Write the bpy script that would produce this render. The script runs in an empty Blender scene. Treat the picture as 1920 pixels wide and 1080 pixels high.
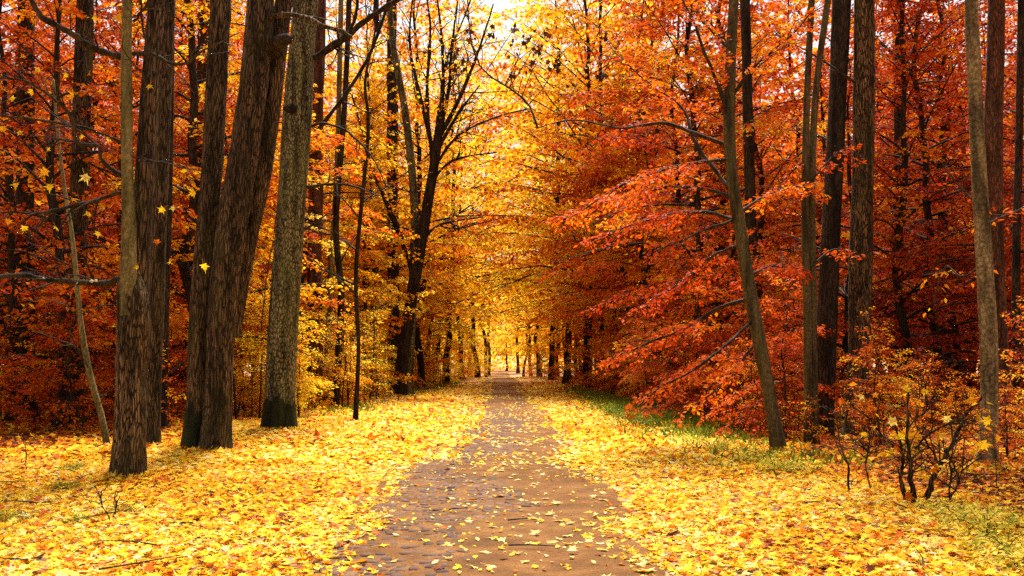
import bpy, math
import numpy as np
from mathutils import Vector

R = math.radians
S = bpy.context.scene
COL = S.collection
rng = np.random.default_rng(11)

# ------------------------------------------------------------------ camera
F = 1867.0                       # focal length in photo pixels (35 mm on a 1920 px wide frame)
PITCH = math.atan(140.0 / F)     # horizon lies 140 px under the picture centre
CAMZ = 1.6
cam = bpy.data.cameras.new('camera')
cam.lens = 35.0; cam.sensor_width = 36.0; cam.clip_end = 2000.0; cam.clip_start = 0.1
camo = bpy.data.objects.new('camera', cam); COL.objects.link(camo)
camo.location = (0, 0, CAMZ); camo.rotation_euler = (R(90) + PITCH, 0, 0)
S.camera = camo

# ------------------------------------------------------------------ sky, sun, exposure
SUN_EL, SUN_AZ = R(64), R(6)
world = bpy.data.worlds.new('World'); S.world = world; world.use_nodes = True
wn = world.node_tree; wn.nodes.clear()
wo = wn.nodes.new('ShaderNodeOutputWorld'); wb = wn.nodes.new('ShaderNodeBackground')
sk = wn.nodes.new('ShaderNodeTexSky'); hs = wn.nodes.new('ShaderNodeHueSaturation')
sk.sky_type = 'NISHITA'; sk.sun_disc = False
sk.sun_elevation = SUN_EL; sk.sun_rotation = SUN_AZ
sk.air_density = 1.6; sk.dust_density = 6.0; sk.ozone_density = 0.6
hs.inputs['Saturation'].default_value = 0.10          # thin overcast: the blue is washed out
wb.inputs['Strength'].default_value = 0.075
wn.links.new(sk.outputs[0], hs.inputs['Color']); wn.links.new(hs.outputs[0], wb.inputs['Color'])
wn.links.new(wb.outputs[0], wo.inputs['Surface'])
sun = bpy.data.lights.new('sun', 'SUN'); sun.energy = 5.0; sun.angle = R(12); sun.color = (1.0, 0.92, 0.78)
suno = bpy.data.objects.new('sun', sun); COL.objects.link(suno)
sdir = Vector((math.sin(SUN_AZ) * math.cos(SUN_EL), math.cos(SUN_AZ) * math.cos(SUN_EL), math.sin(SUN_EL)))
suno.rotation_euler = (-sdir).to_track_quat('-Z', 'Y').to_euler(); suno.location = (0, 0, 60)
S.view_settings.view_transform = 'Standard'; S.view_settings.look = 'None'
S.view_settings.exposure = 1.27; S.view_settings.gamma = 1.0; S.view_settings.use_curve_mapping = False
S.render.engine = 'CYCLES'
S.cycles.max_bounces = 5; S.cycles.diffuse_bounces = 2; S.cycles.glossy_bounces = 2
S.cycles.transmission_bounces = 4; S.cycles.transparent_max_bounces = 4
S.cycles.use_denoising = False

# ------------------------------------------------------------------ helpers
def P(px, py, Y):
    """world point seen at photo pixel (px, py), Y metres ahead"""
    a, b = (px - 960) / F, (540 - py) / F
    cp, sp = math.cos(PITCH), math.sin(PITCH)
    d = np.array([a, cp - b * sp, sp + b * cp])
    return np.array([0, 0, CAMZ]) + d * (Y / d[1])

def sstep(a, b, x):
    t = np.clip((x - a) / (b - a), 0, 1); return t * t * (3 - 2 * t)

def path_c(y): return -0.25 - np.maximum(0, np.asarray(y, float) - 30) * 0.013
def path_hw(y): return 1.27 + 0.10 * np.sin(np.asarray(y, float) * 0.55) + 0.06 * np.sin(np.asarray(y, float) * 1.7 + 1)

def gz(x, y):
    x = np.asarray(x, float); y = np.asarray(y, float)
    d = np.abs(x - path_c(y))
    h = 0.07 * sstep(1.3, 3.2, d)
    h = h + sstep(3, 8, d) * (0.10 * np.sin(x * 0.37 + 1) * np.sin(y * 0.23 + .4) + 0.05 * np.sin(x * .9 + y * .6))
    h = h + 0.10 * sstep(78, 92, y) - 0.014 * (np.clip(y, 96, 130) - 96) + .012 * np.maximum(0, y - 150)
    return h

def G(px, py):
    """ground point under a photo pixel"""
    a, b = (px - 960) / F, (540 - py) / F
    cp, sp = math.cos(PITCH), math.sin(PITCH)
    d = np.array([a, cp - b * sp, sp + b * cp]); z = 0.0
    for _ in range(4):
        t = (z - CAMZ) / d[2]; x, y = d[0] * t, d[1] * t; z = float(gz(x, y))
    return np.array([x, y, z])

def hash2(i, j, seed):
    n = (i.astype(np.int64) * 374761393 + j.astype(np.int64) * 668265263 + seed * 1442695041) & 0xffffffff
    n = ((n ^ (n >> 13)) * 1274126177) & 0xffffffff
    return ((n ^ (n >> 16)) & 0xffff) / 65535.0

def vnoise(u, v, seed=0, per=None):
    iu, iv = np.floor(u), np.floor(v); fu, fv = u - iu, v - iv
    fu, fv = fu * fu * (3 - 2 * fu), fv * fv * (3 - 2 * fv)
    iu, iv = iu.astype(np.int64), iv.astype(np.int64)
    i1 = iu + 1
    if per: iu, i1 = iu % per, i1 % per
    a, b, c, d = hash2(iu, iv, seed), hash2(i1, iv, seed), hash2(iu, iv + 1, seed), hash2(i1, iv + 1, seed)
    return (a * (1 - fu) + b * fu) * (1 - fv) + (c * (1 - fu) + d * fu) * fv

class MB:
    """collects vertices, faces and one per-vertex number, then becomes one mesh"""
    def __init__(s): s.v = []; s.q = []; s.t = []; s.a = []; s.n = 0
    def add(s, v, q=None, t=None, a=None):
        v = np.asarray(v, np.float32).reshape(-1, 3)
        if q is not None and len(q): s.q.append(np.asarray(q, np.int32).reshape(-1, 4) + s.n)
        if t is not None and len(t): s.t.append(np.asarray(t, np.int32).reshape(-1, 3) + s.n)
        s.v.append(v); s.a.append(np.zeros(len(v), np.float32) if a is None else np.asarray(a, np.float32)); s.n += len(v)
    def mesh(s, name, mat=None, smooth=True):
        me = bpy.data.meshes.new(name)
        v = np.concatenate(s.v) if s.v else np.zeros((0, 3), np.float32)
        q = np.concatenate(s.q) if s.q else np.zeros((0, 4), np.int32)
        t = np.concatenate(s.t) if s.t else np.zeros((0, 3), np.int32)
        me.vertices.add(len(v)); me.vertices.foreach_set('co', v.ravel())
        li = np.concatenate([q.ravel(), t.ravel()]).astype(np.int32)
        me.loops.add(len(li)); me.loops.foreach_set('vertex_index', li)
        st = np.concatenate([np.arange(len(q)) * 4, len(q) * 4 + np.arange(len(t)) * 3]).astype(np.int32)
        me.polygons.add(len(st)); me.polygons.foreach_set('loop_start', st)
        me.polygons.foreach_set('use_smooth', np.full(len(st), smooth, bool))
        at = me.attributes.new('rnd', 'FLOAT', 'POINT'); at.data.foreach_set('value', np.concatenate(s.a) if s.a else np.zeros(0, np.float32))
        me.update(calc_edges=True); me.validate()
        if mat: me.materials.append(mat)
        return me

def link(name, data, parent=None, loc=None, rot=None, scale=None, mat=None):
    o = bpy.data.objects.new(name, data); COL.objects.link(o)
    if parent is not None: o.parent = parent
    if loc is not None: o.location = [float(c) for c in loc]
    if rot is not None: o.rotation_euler = [float(c) for c in rot]
    if scale is not None: o.scale = scale if hasattr(scale, '__len__') else (scale,) * 3
    if mat is not None and data is not None:
        o.material_slots[0].link = 'OBJECT'; o.material_slots[0].material = mat
    return o

def tag(o, label=None, cat=None, group=None, kind=None):
    if label: o['label'] = label
    if cat: o['category'] = cat
    if group: o['group'] = group
    if kind: o['kind'] = kind
    return o

def smooth(pts, n):
    """Catmull-Rom through pts (any number of columns), n samples"""
    p = np.asarray(pts, float)
    if len(p) == 2: return p[0] + (p[1] - p[0]) * np.linspace(0, 1, n)[:, None]
    e = np.vstack([2 * p[0] - p[1], p, 2 * p[-1] - p[-2]])
    seg = np.concatenate([[0], np.cumsum(np.linalg.norm(np.diff(p[:, :3], axis=0), axis=1))]); seg /= seg[-1]
    u = np.linspace(0, 1, n); k = np.clip(np.searchsorted(seg, u, side='right') - 1, 0, len(p) - 2)
    t = ((u - seg[k]) / (seg[k + 1] - seg[k]))[:, None]
    a, b, c, d = e[k], e[k + 1], e[k + 2], e[k + 3]
    return .5 * ((2 * b) + (-a + c) * t + (2 * a - 5 * b + 4 * c - d) * t**2 + (-a + 3 * b - 3 * c + d) * t**3)

def tube(mb, pts, rad, seg=6, a=0.0, cap=True, fn=None):
    pts = np.asarray(pts, float); n = len(pts); rad = np.broadcast_to(np.asarray(rad, float), (n,))
    t = np.gradient(pts, axis=0); t /= np.linalg.norm(t, axis=1)[:, None] + 1e-9
    d = pts[-1] - pts[0]; d = d / (np.linalg.norm(d) + 1e-9)
    ref = np.array([0, 0, 1.0]) if abs(d[2]) < .75 else np.array([0, 1.0, 0])
    x = np.cross(np.broadcast_to(ref, t.shape), t); x /= np.linalg.norm(x, axis=1)[:, None] + 1e-9
    y = np.cross(t, x)
    th = np.linspace(0, 2 * math.pi, seg, endpoint=False)
    rr = rad[:, None] * np.ones(seg)
    if fn is not None:
        ln = np.concatenate([[0], np.cumsum(np.linalg.norm(np.diff(pts, axis=0), axis=1))])
        rr = fn(rr, th[None, :], ln[:, None] * np.ones(seg))
    v = pts[:, None, :] + rr[..., None] * (np.cos(th)[None, :, None] * x[:, None, :] + np.sin(th)[None, :, None] * y[:, None, :])
    i = np.arange(n - 1)[:, None] * seg; j = np.arange(seg)[None, :]; k = (j + 1) % seg
    q = np.stack([i + j, i + k, i + seg + k, i + seg + j], -1).reshape(-1, 4)
    v = v.reshape(-1, 3); tr = []
    if cap:
        v = np.vstack([v, pts[-1:] + t[-1:] * rad[-1]])
        tr = [[(n - 1) * seg + m, (n - 1) * seg + (m + 1) % seg, n * seg] for m in range(seg)]
    mb.add(v, q, tr, np.full(len(v), a))

# ------------------------------------------------------------------ materials
def new_mat(name):
    m = bpy.data.materials.new(name); m.use_nodes = True; m.node_tree.nodes.clear()
    return m, m.node_tree.nodes, m.node_tree.links

def ramp(N, stops, interp='LINEAR'):
    r = N.new('ShaderNodeValToRGB'); r.color_ramp.interpolation = interp
    e = r.color_ramp.elements
    while len(e) < len(stops): e.new(0.5)
    for k, (p, c) in enumerate(stops): e[k].position = p; e[k].color = (*c, 1)
    return r

def leaf_mat(name, stops, trans=0.45, rough=0.55, detail=0.0, spec=.06):
    m, N, L = new_mat(name)
    at = N.new('ShaderNodeAttribute'); at.attribute_name = 'rnd'
    r = ramp(N, stops); L.new(at.outputs['Fac'], r.inputs[0]); col = r.outputs[0]
    if detail:
        tc = N.new('ShaderNodeTexCoord'); nz = N.new('ShaderNodeTexNoise'); nz.inputs['Scale'].default_value = 38; nz.inputs['Detail'].default_value = 3
        L.new(tc.outputs['Object'], nz.inputs['Vector'])
        mr = N.new('ShaderNodeMapRange'); mr.inputs[1].default_value = .3; mr.inputs[2].default_value = .7; mr.inputs[3].default_value = 1 - detail; mr.inputs[4].default_value = 1.0 + detail * .35
        L.new(nz.outputs['Fac'], mr.inputs[0])
        mx = N.new('ShaderNodeVectorMath'); mx.operation = 'SCALE'; L.new(col, mx.inputs[0]); L.new(mr.outputs[0], mx.inputs['Scale']); col = mx.outputs[0]
    p = N.new('ShaderNodeBsdfPrincipled'); p.inputs['Roughness'].default_value = rough; p.inputs['Specular IOR Level'].default_value = spec
    t = N.new('ShaderNodeBsdfTranslucent'); mix = N.new('ShaderNodeMixShader'); mix.inputs[0].default_value = trans
    o = N.new('ShaderNodeOutputMaterial')
    L.new(col, p.inputs['Base Color']); L.new(col, t.inputs['Color'])
    L.new(p.outputs[0], mix.inputs[1]); L.new(t.outputs[0], mix.inputs[2]); L.new(mix.outputs[0], o.inputs[0])
    return m

YEL = (0.82, 0.50, 0.012); GOLD = (0.80, 0.34, 0.008); AMB = (0.74, 0.20, 0.006); ORG = (0.66, 0.105, 0.005)
RED = (0.50, 0.042, 0.004); RUST = (0.30, 0.035, 0.006); BRN = (0.13, 0.035, 0.012); PALE = (0.88, 0.66, 0.16); CREAM = (0.85, 0.70, 0.36)
M = {}
M['leaf_scarlet'] = leaf_mat('leaf_scarlet', [(0, RUST), (.18, RED), (.5, ORG), (.76, (.70, .14, .006)), (.92, AMB), (1, GOLD)], trans=.36)  # amber to gold end paints lit-leaf highlights into the leaf colour
M['leaf_deep'] = leaf_mat('leaf_deep', [(0, BRN), (.2, RUST), (.55, RED), (.8, ORG), (.95, AMB), (1, GOLD)], trans=.34)
M['leaf_orange'] = leaf_mat('leaf_orange', [(0, RUST), (.15, RED), (.4, ORG), (.7, AMB), (.92, GOLD), (1, YEL)])
M['leaf_amber'] = leaf_mat('leaf_amber', [(0, RUST), (.18, ORG), (.42, (.80, .22, .006)), (.72, (.86, .38, .008)), (1, (.88, .54, .012))], trans=.55)
M['leaf_yellow'] = leaf_mat('leaf_yellow', [(0, ORG), (.14, AMB), (.34, (.86, .36, .008)), (.55, (.90, .53, .012)), (.85, (.92, .64, .02)), (1, PALE)], trans=.66)
M['leaf_lemon'] = leaf_mat('leaf_lemon', [(0, AMB), (.12, GOLD), (.32, (.88, .55, .012)), (.7, (.92, .70, .02)), (1, (.92, .76, .08))], trans=.66)
M['leaf_rust'] = leaf_mat('leaf_rust', [(0, BRN), (.14, RUST), (.36, (.52, .06, .005)), (.62, ORG), (.85, AMB), (1, GOLD)], trans=.36)
M['leaf_olive'] = leaf_mat('leaf_olive', [(0, (.05, .05, .015)), (.5, (.16, .14, .03)), (.85, (.32, .24, .04)), (1, (.5, .34, .03))])
M['leaf_dry'] = leaf_mat('leaf_dry', [(0, (.03, .012, .006)), (.6, (.07, .022, .008)), (1, (.18, .05, .012))], trans=.15)
M['leaf_green'] = leaf_mat('leaf_green', [(0, (.03, .07, .012)), (.5, (.09, .16, .02)), (.8, (.25, .28, .025)), (1, (.5, .42, .03))])
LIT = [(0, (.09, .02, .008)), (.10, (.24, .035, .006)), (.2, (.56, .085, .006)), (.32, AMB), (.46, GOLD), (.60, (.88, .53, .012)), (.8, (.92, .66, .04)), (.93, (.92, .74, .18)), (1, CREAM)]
M['litter'] = leaf_mat('litter', LIT, trans=.3, rough=.6, detail=.28, spec=.05)
for nm, c in (('pale_yellow', (.88, .69, .24)), ('yellow', (.85, .52, .015)), ('golden', (.80, .34, .01)), ('orange', (.62, .13, .008)), ('brown', (.20, .05, .015))):
    M['one_' + nm] = leaf_mat('one_' + nm, [(0, tuple(x * .85 for x in c)), (1, c)], trans=.3, rough=.55, detail=.3, spec=.1)

def bark_mat(name, dark, light, sc=1.0, plates=.5, moss=(.05, .06, .012), moss_amt=.35, zs=.16, bump=.6):
    m, N, L = new_mat(name)
    tc = N.new('ShaderNodeTexCoord')
    mp = N.new('ShaderNodeMapping'); mp.inputs['Scale'].default_value = (1, 1, zs); L.new(tc.outputs['Object'], mp.inputs[0])
    wz = N.new('ShaderNodeTexNoise'); wz.inputs['Scale'].default_value = 9 * sc; wz.inputs['Detail'].default_value = 2
    L.new(mp.outputs[0], wz.inputs['Vector'])
    ad = N.new('ShaderNodeVectorMath'); ad.operation = 'MULTIPLY_ADD'; ad.inputs[1].default_value = (.09, .09, .09)
    L.new(wz.outputs['Color'], ad.inputs[0]); L.new(mp.outputs[0], ad.inputs[2])
    vo = N.new('ShaderNodeTexVoronoi'); vo.feature = 'DISTANCE_TO_EDGE'; vo.inputs['Scale'].default_value = 26 * sc
    L.new(ad.outputs[0], vo.inputs['Vector'])
    nz = N.new('ShaderNodeTexNoise'); nz.inputs['Scale'].default_value = 34 * sc; nz.inputs['Detail'].default_value = 6; nz.inputs['Roughness'].default_value = .65
    L.new(mp.outputs[0], nz.inputs['Vector'])
    crack = N.new('ShaderNodeMapRange'); crack.inputs[1].default_value = .015; crack.inputs[2].default_value = .17
    L.new(vo.outputs['Distance'], crack.inputs[0])
    mul = N.new('ShaderNodeMath'); mul.operation = 'MULTIPLY'; L.new(nz.outputs['Fac'], mul.inputs[1])
    mi = N.new('ShaderNodeMix'); mi.inputs[0].default_value = plates; mi.inputs[2].default_value = 1.0
    L.new(crack.outputs[0], mi.inputs[3]); L.new(mi.outputs[0], mul.inputs[0])
    mid = tuple((a + b) / 2.2 for a, b in zip(dark, light))
    r = ramp(N, [(.14, tuple(x * .3 for x in dark)), (.30, dark), (.45, mid), (.60, light)])
    L.new(mul.outputs[0], r.inputs[0])
    big = N.new('ShaderNodeTexNoise'); big.inputs['Scale'].default_value = 1.6; big.inputs['Detail'].default_value = 5; big.inputs['Roughness'].default_value = .6
    mp2 = N.new('ShaderNodeMapping'); mp2.inputs['Scale'].default_value = (1.6, 1.6, .6); L.new(tc.outputs['Object'], mp2.inputs[0]); L.new(mp2.outputs[0], big.inputs['Vector'])
    mk = N.new('ShaderNodeMapRange'); mk.inputs[1].default_value = .46; mk.inputs[2].default_value = .68; mk.inputs[4].default_value = moss_amt
    L.new(big.outputs['Fac'], mk.inputs[0])
    cm = N.new('ShaderNodeMix'); cm.data_type = 'RGBA'; L.new(mk.outputs[0], cm.inputs[0]); L.new(r.outputs[0], cm.inputs[6]); cm.inputs[7].default_value = (*moss, 1)
    # darker weather streaks with a shape of their own
    st = N.new('ShaderNodeTexNoise'); st.inputs['Scale'].default_value = 3.1; st.inputs['Detail'].default_value = 4
    mp3 = N.new('ShaderNodeMapping'); mp3.inputs['Scale'].default_value = (2, 2, .3); mp3.inputs['Location'].default_value = (3, 7, 1)
    L.new(tc.outputs['Object'], mp3.inputs[0]); L.new(mp3.outputs[0], st.inputs['Vector'])
    sm = N.new('ShaderNodeMapRange'); sm.inputs[1].default_value = .38; sm.inputs[2].default_value = .58; sm.inputs[3].default_value = .35; sm.inputs[4].default_value = 1.1
    L.new(st.outputs['Fac'], sm.inputs[0])
    sc2 = N.new('ShaderNodeVectorMath'); sc2.operation = 'SCALE'; L.new(cm.outputs[2], sc2.inputs[0]); L.new(sm.outputs[0], sc2.inputs['Scale'])
    bp = N.new('ShaderNodeBump'); bp.inputs['Strength'].default_value = bump; bp.inputs['Distance'].default_value = .03
    L.new(mul.outputs[0], bp.inputs['Height'])
    p = N.new('ShaderNodeBsdfPrincipled'); p.inputs['Roughness'].default_value = .85; p.inputs['Specular IOR Level'].default_value = .2
    L.new(sc2.outputs[0], p.inputs['Base Color']); L.new(bp.outputs[0], p.inputs['Normal'])
    o = N.new('ShaderNodeOutputMaterial'); L.new(p.outputs[0], o.inputs[0])
    return m

M['bark_brown'] = bark_mat('bark_brown', (.05, .028, .013), (.33, .21, .10), plates=.75, bump=1.0, moss_amt=.6, zs=.14, sc=1.25, moss=(.07, .065, .018))
M['bark_oak'] = bark_mat('bark_oak', (.04, .024, .013), (.22, .14, .075), plates=.7, moss_amt=.6, bump=1.0, zs=.12, sc=1.1, moss=(.065, .06, .016))
M['bark_olive'] = bark_mat('bark_olive', (.085, .075, .034), (.33, .295, .15), plates=.8, moss=(.17, .175, .05), moss_amt=.5, zs=.36, sc=.85)
M['bark_smooth'] = bark_mat('bark_smooth', (.10, .08, .03), (.30, .24, .09), plates=.2, moss=(.10, .095, .02), moss_amt=.6, zs=.5, sc=.8, bump=.25)
M['bark_dark'] = bark_mat('bark_dark', (.022, .014, .010), (.075, .048, .03), plates=.6, moss_amt=.2)
M['bark_red'] = bark_mat('bark_red', (.07, .026, .014), (.22, .085, .045), plates=.6, moss_amt=.2, zs=.2, sc=1.1)
M['bark_ochre'] = bark_mat('bark_ochre', (.13, .085, .034), (.46, .35, .17), plates=.25, moss=(.035, .022, .012), moss_amt=.75, zs=.9, sc=.6)
M['bark_beech'] = bark_mat('bark_beech', (.05, .038, .016), (.16, .125, .055), plates=.2, moss=(.085, .08, .02), moss_amt=.5, zs=.5, sc=.8, bump=.25)
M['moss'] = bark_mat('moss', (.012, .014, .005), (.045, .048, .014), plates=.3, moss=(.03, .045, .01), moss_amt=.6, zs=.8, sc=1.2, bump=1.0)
M['twig'] = bark_mat('twig', (.022, .014, .009), (.085, .055, .032), plates=.2, moss_amt=.1, bump=.2)
M['fungus'] = leaf_mat('fungus', [(0, (.7, .66, .58)), (1, (.8, .78, .72))], trans=.05)

def ground_mat():
    m, N, L = new_mat('leafy_ground')
    tc = N.new('ShaderNodeTexCoord')
    vo = N.new('ShaderNodeTexVoronoi'); vo.inputs['Scale'].default_value = 7.0; L.new(tc.outputs['Object'], vo.inputs['Vector'])
    wh = N.new('ShaderNodeSeparateColor'); L.new(vo.outputs['Color'], wh.inputs[0])
    r = ramp(N, [(0, (.08, .025, .008)), (.25, (.30, .07, .01)), (.5, (.55, .19, .012)), (.75, (.72, .36, .015)), (1, (.80, .50, .04))])
    L.new(wh.outputs[0], r.inputs[0])
    nz = N.new('ShaderNodeTexNoise'); nz.inputs['Scale'].default_value = .5; nz.inputs['Detail'].default_value = 6; L.new(tc.outputs['Object'], nz.inputs['Vector'])
    mr = N.new('ShaderNodeMapRange'); mr.inputs[1].default_value = .35; mr.inputs[2].default_value = .65; mr.inputs[3].default_value = .15; mr.inputs[4].default_value = .9; L.new(nz.outputs['Fac'], mr.inputs[0])
    mx = N.new('ShaderNodeMix'); mx.data_type = 'RGBA'; L.new(mr.outputs[0], mx.inputs[0]); mx.inputs[6].default_value = (.06, .028, .012, 1); L.new(r.outputs[0], mx.inputs[7])
    bp = N.new('ShaderNodeBump'); bp.inputs['Strength'].default_value = .8; bp.inputs['Distance'].default_value = .04; L.new(wh.outputs[1], bp.inputs['Height'])
    p = N.new('ShaderNodeBsdfPrincipled'); p.inputs['Roughness'].default_value = .7
    L.new(mx.outputs[2], p.inputs['Base Color']); L.new(bp.outputs[0], p.inputs['Normal'])
    o = N.new('ShaderNodeOutputMaterial'); L.new(p.outputs[0], o.inputs[0]); return m
M['ground'] = ground_mat()

def path_mat():
    m, N, L = new_mat('path_dirt')
    tc = N.new('ShaderNodeTexCoord')
    n1 = N.new('ShaderNodeTexNoise'); n1.inputs['Scale'].default_value = 2.2; n1.inputs['Detail'].default_value = 7; n1.inputs['Roughness'].default_value = .62
    n2 = N.new('ShaderNodeTexNoise'); n2.inputs['Scale'].default_value = 55; n2.inputs['Detail'].default_value = 5; n2.inputs['Roughness'].default_value = .7
    n3 = N.new('ShaderNodeTexVoronoi'); n3.inputs['Scale'].default_value = 42
    for n in (n1, n2, n3): L.new(tc.outputs['Object'], n.inputs['Vector'])
    r = ramp(N, [(.28, (.080, .033, .009)), (.5, (.152, .066, .017)), (.72, (.23, .110, .033))]); L.new(n1.outputs['Fac'], r.inputs[0])
    r2 = ramp(N, [(.25, (.45, .42, .40)), (.5, (.95, .93, .9)), (.75, (1.35, 1.3, 1.2))]); L.new(n2.outputs['Fac'], r2.inputs[0])
    mu = N.new('ShaderNodeVectorMath'); mu.operation = 'MULTIPLY'; L.new(r.outputs[0], mu.inputs[0]); L.new(r2.outputs[0], mu.inputs[1])
    hh = N.new('ShaderNodeMath'); hh.operation = 'ADD'; L.new(n2.outputs['Fac'], hh.inputs[0]); L.new(n3.outputs['Distance'], hh.inputs[1])
    bp = N.new('ShaderNodeBump'); bp.inputs['Strength'].default_value = .7; bp.inputs['Distance'].default_value = .02; L.new(hh.outputs[0], bp.inputs['Height'])
    p = N.new('ShaderNodeBsdfPrincipled'); p.inputs['Roughness'].default_value = .85; p.inputs['Specular IOR Level'].default_value = .12
    L.new(mu.outputs[0], p.inputs['Base Color']); L.new(bp.outputs[0], p.inputs['Normal'])
    o = N.new('ShaderNodeOutputMaterial'); L.new(p.outputs[0], o.inputs[0]); return m
M['path'] = path_mat()

def stone_mat():
    m, N, L = new_mat('cobble_stone')
    tc = N.new('ShaderNodeTexCoord'); oi = N.new('ShaderNodeObjectInfo')
    at = N.new('ShaderNodeAttribute'); at.attribute_name = 'rnd'
    s = N.new('ShaderNodeMath'); s.operation = 'ADD'; L.new(oi.outputs['Random'], s.inputs[0]); L.new(at.outputs['Fac'], s.inputs[1])
    fr = N.new('ShaderNodeMath'); fr.operation = 'FRACT'; L.new(s.outputs[0], fr.inputs[0])
    r = ramp(N, [(0, (.034, .014, .008)), (.35, (.070, .029, .015)), (.65, (.115, .048, .021)), (.85, (.08, .040, .026)), (1, (.16, .080, .040))]); L.new(fr.outputs[0], r.inputs[0])
    nz = N.new('ShaderNodeTexNoise'); nz.inputs['Scale'].default_value = 30; nz.inputs['Detail'].default_value = 6; L.new(tc.outputs['Object'], nz.inputs['Vector'])
    r2 = ramp(N, [(.3, (.6, .58, .56)), (.7, (1.25, 1.2, 1.15))]); L.new(nz.outputs['Fac'], r2.inputs[0])
    mu = N.new('ShaderNodeVectorMath'); mu.operation = 'MULTIPLY'; L.new(r.outputs[0], mu.inputs[0]); L.new(r2.outputs[0], mu.inputs[1])
    bp = N.new('ShaderNodeBump'); bp.inputs['Strength'].default_value = .5; bp.inputs['Distance'].default_value = .01; L.new(nz.outputs['Fac'], bp.inputs['Height'])
    p = N.new('ShaderNodeBsdfPrincipled'); p.inputs['Roughness'].default_value = .7; p.inputs['Specular IOR Level'].default_value = .22
    L.new(mu.outputs[0], p.inputs['Base Color']); L.new(bp.outputs[0], p.inputs['Normal'])
    o = N.new('ShaderNodeOutputMaterial'); L.new(p.outputs[0], o.inputs[0]); return m
M['stone'] = stone_mat()
def plain_mat(name, c, rough=.6):
    m, N, L = new_mat(name); p = N.new('ShaderNodeBsdfPrincipled'); p.inputs['Roughness'].default_value = rough
    nz = N.new('ShaderNodeTexNoise'); nz.inputs['Scale'].default_value = 9; r = ramp(N, [(.3, tuple(x * .8 for x in c)), (.7, c)])
    L.new(nz.outputs['Fac'], r.inputs[0]); L.new(r.outputs[0], p.inputs['Base Color'])
    o = N.new('ShaderNodeOutputMaterial'); L.new(p.outputs[0], o.inputs[0]); return m
M['white_paint'] = plain_mat('white_paint', (.8, .8, .78)); M['red_paint'] = plain_mat('red_paint', (.45, .03, .02))

# ------------------------------------------------------------------ leaves
def maple_template():
    """five pointed lobes round a centre, stem end at the origin side; unit width"""
    ang = [-90, -62, -32, -8, 18, 38, 60, 74, 90]
    rad = [.30, .34, .62, .34, .82, .40, .60, .46, 1.0]
    pts = []
    for a, r in zip(ang, rad): pts.append((r * math.cos(R(a)), r * math.sin(R(a))))
    left = [(-x, y) for x, y in pts[1:-1]][::-1]
    out = np.array(pts + left) * .62
    v = np.vstack([[0, 0], out]); v[:, 1] += .05
    n = len(out); t = [[0, 1 + k, 1 + (k + 1) % n] for k in range(n)]
    return np.column_stack([v, np.zeros(len(v))]), np.array(t)
MAPLE = maple_template()
RHOMB = (np.array([[0, 0, 0], [-.30, .42, .07], [.30, .42, .07], [0, 1, -.03]]), np.array([[0, 2, 3], [0, 3, 1]]))
BROAD = (np.array([[0, 0, 0], [-.46, .40, .09], [.46, .40, .09], [0, .95, -.05]]), np.array([[0, 2, 3], [0, 3, 1]]))
FLAT = (np.array([[0, -.5, 0], [-.42, 0, .07], [.42, 0, .07], [0, .5, 0]]), np.array([[0, 2, 3], [0, 3, 1]]))
OVAL = (np.array([[0, -.5, 0], [-.36, -.1, .06], [.36, -.1, .06], [-.28, .25, .05], [.28, .25, .05], [0, .55, 0]]), np.array([[0, 2, 1], [1, 2, 4], [1, 4, 3], [3, 4, 5]]))

def leaves_into(mb, tpl, pos, d, nrm, size, rnd, curl=None):
    T, tri = tpl; N = len(pos)
    if N == 0: return
    d = d / (np.linalg.norm(d, axis=1)[:, None] + 1e-9)
    s = np.cross(d, nrm); s /= np.linalg.norm(s, axis=1)[:, None] + 1e-9
    n = np.cross(s, d)
    lx = np.broadcast_to(T[None, :, 0], (N, len(T))); ly = np.broadcast_to(T[None, :, 1], (N, len(T))); lz = np.broadcast_to(T[None, :, 2], (N, len(T)))
    if curl is not None: lz = lz + curl[:, 0:1] * lx**2 + curl[:, 1:2] * (ly - .2)**2 + curl[:, 2:3] * lx * ly
    v = pos[:, None, :] + np.asarray(size)[:, None, None] * (lx[..., None] * s[:, None, :] + ly[..., None] * d[:, None, :] + lz[..., None] * n[:, None, :])
    t = (tri[None] + (np.arange(N) * len(T))[:, None, None]).reshape(-1, 3)
    mb.add(v.reshape(-1, 3), None, t, np.repeat(rnd, len(T)))

class Tree:
    """buffers for one tree's wood and leaves"""
    def __init__(s, seed): s.wood = MB(); s.pos = []; s.dir = []; s.nrm = []; s.rn = []; s.r = np.random.default_rng(seed)
    def leaf_mesh(s, name, tpl, size, bias=0.0):
        mb = MB()
        if s.pos:
            p = np.concatenate(s.pos); d = np.concatenate(s.dir); n = np.concatenate(s.nrm)
            sz = size * s.r.uniform(.6, 1.25, len(p)); rn = np.clip((np.concatenate(s.rn) if s.rn else s.r.beta(1.6, 1.6, len(p))) + bias, 0, 1)
            leaves_into(mb, tpl, p, d, n, sz, rn)
        return mb.mesh(name, M['leaf_orange'], smooth=False)

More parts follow.
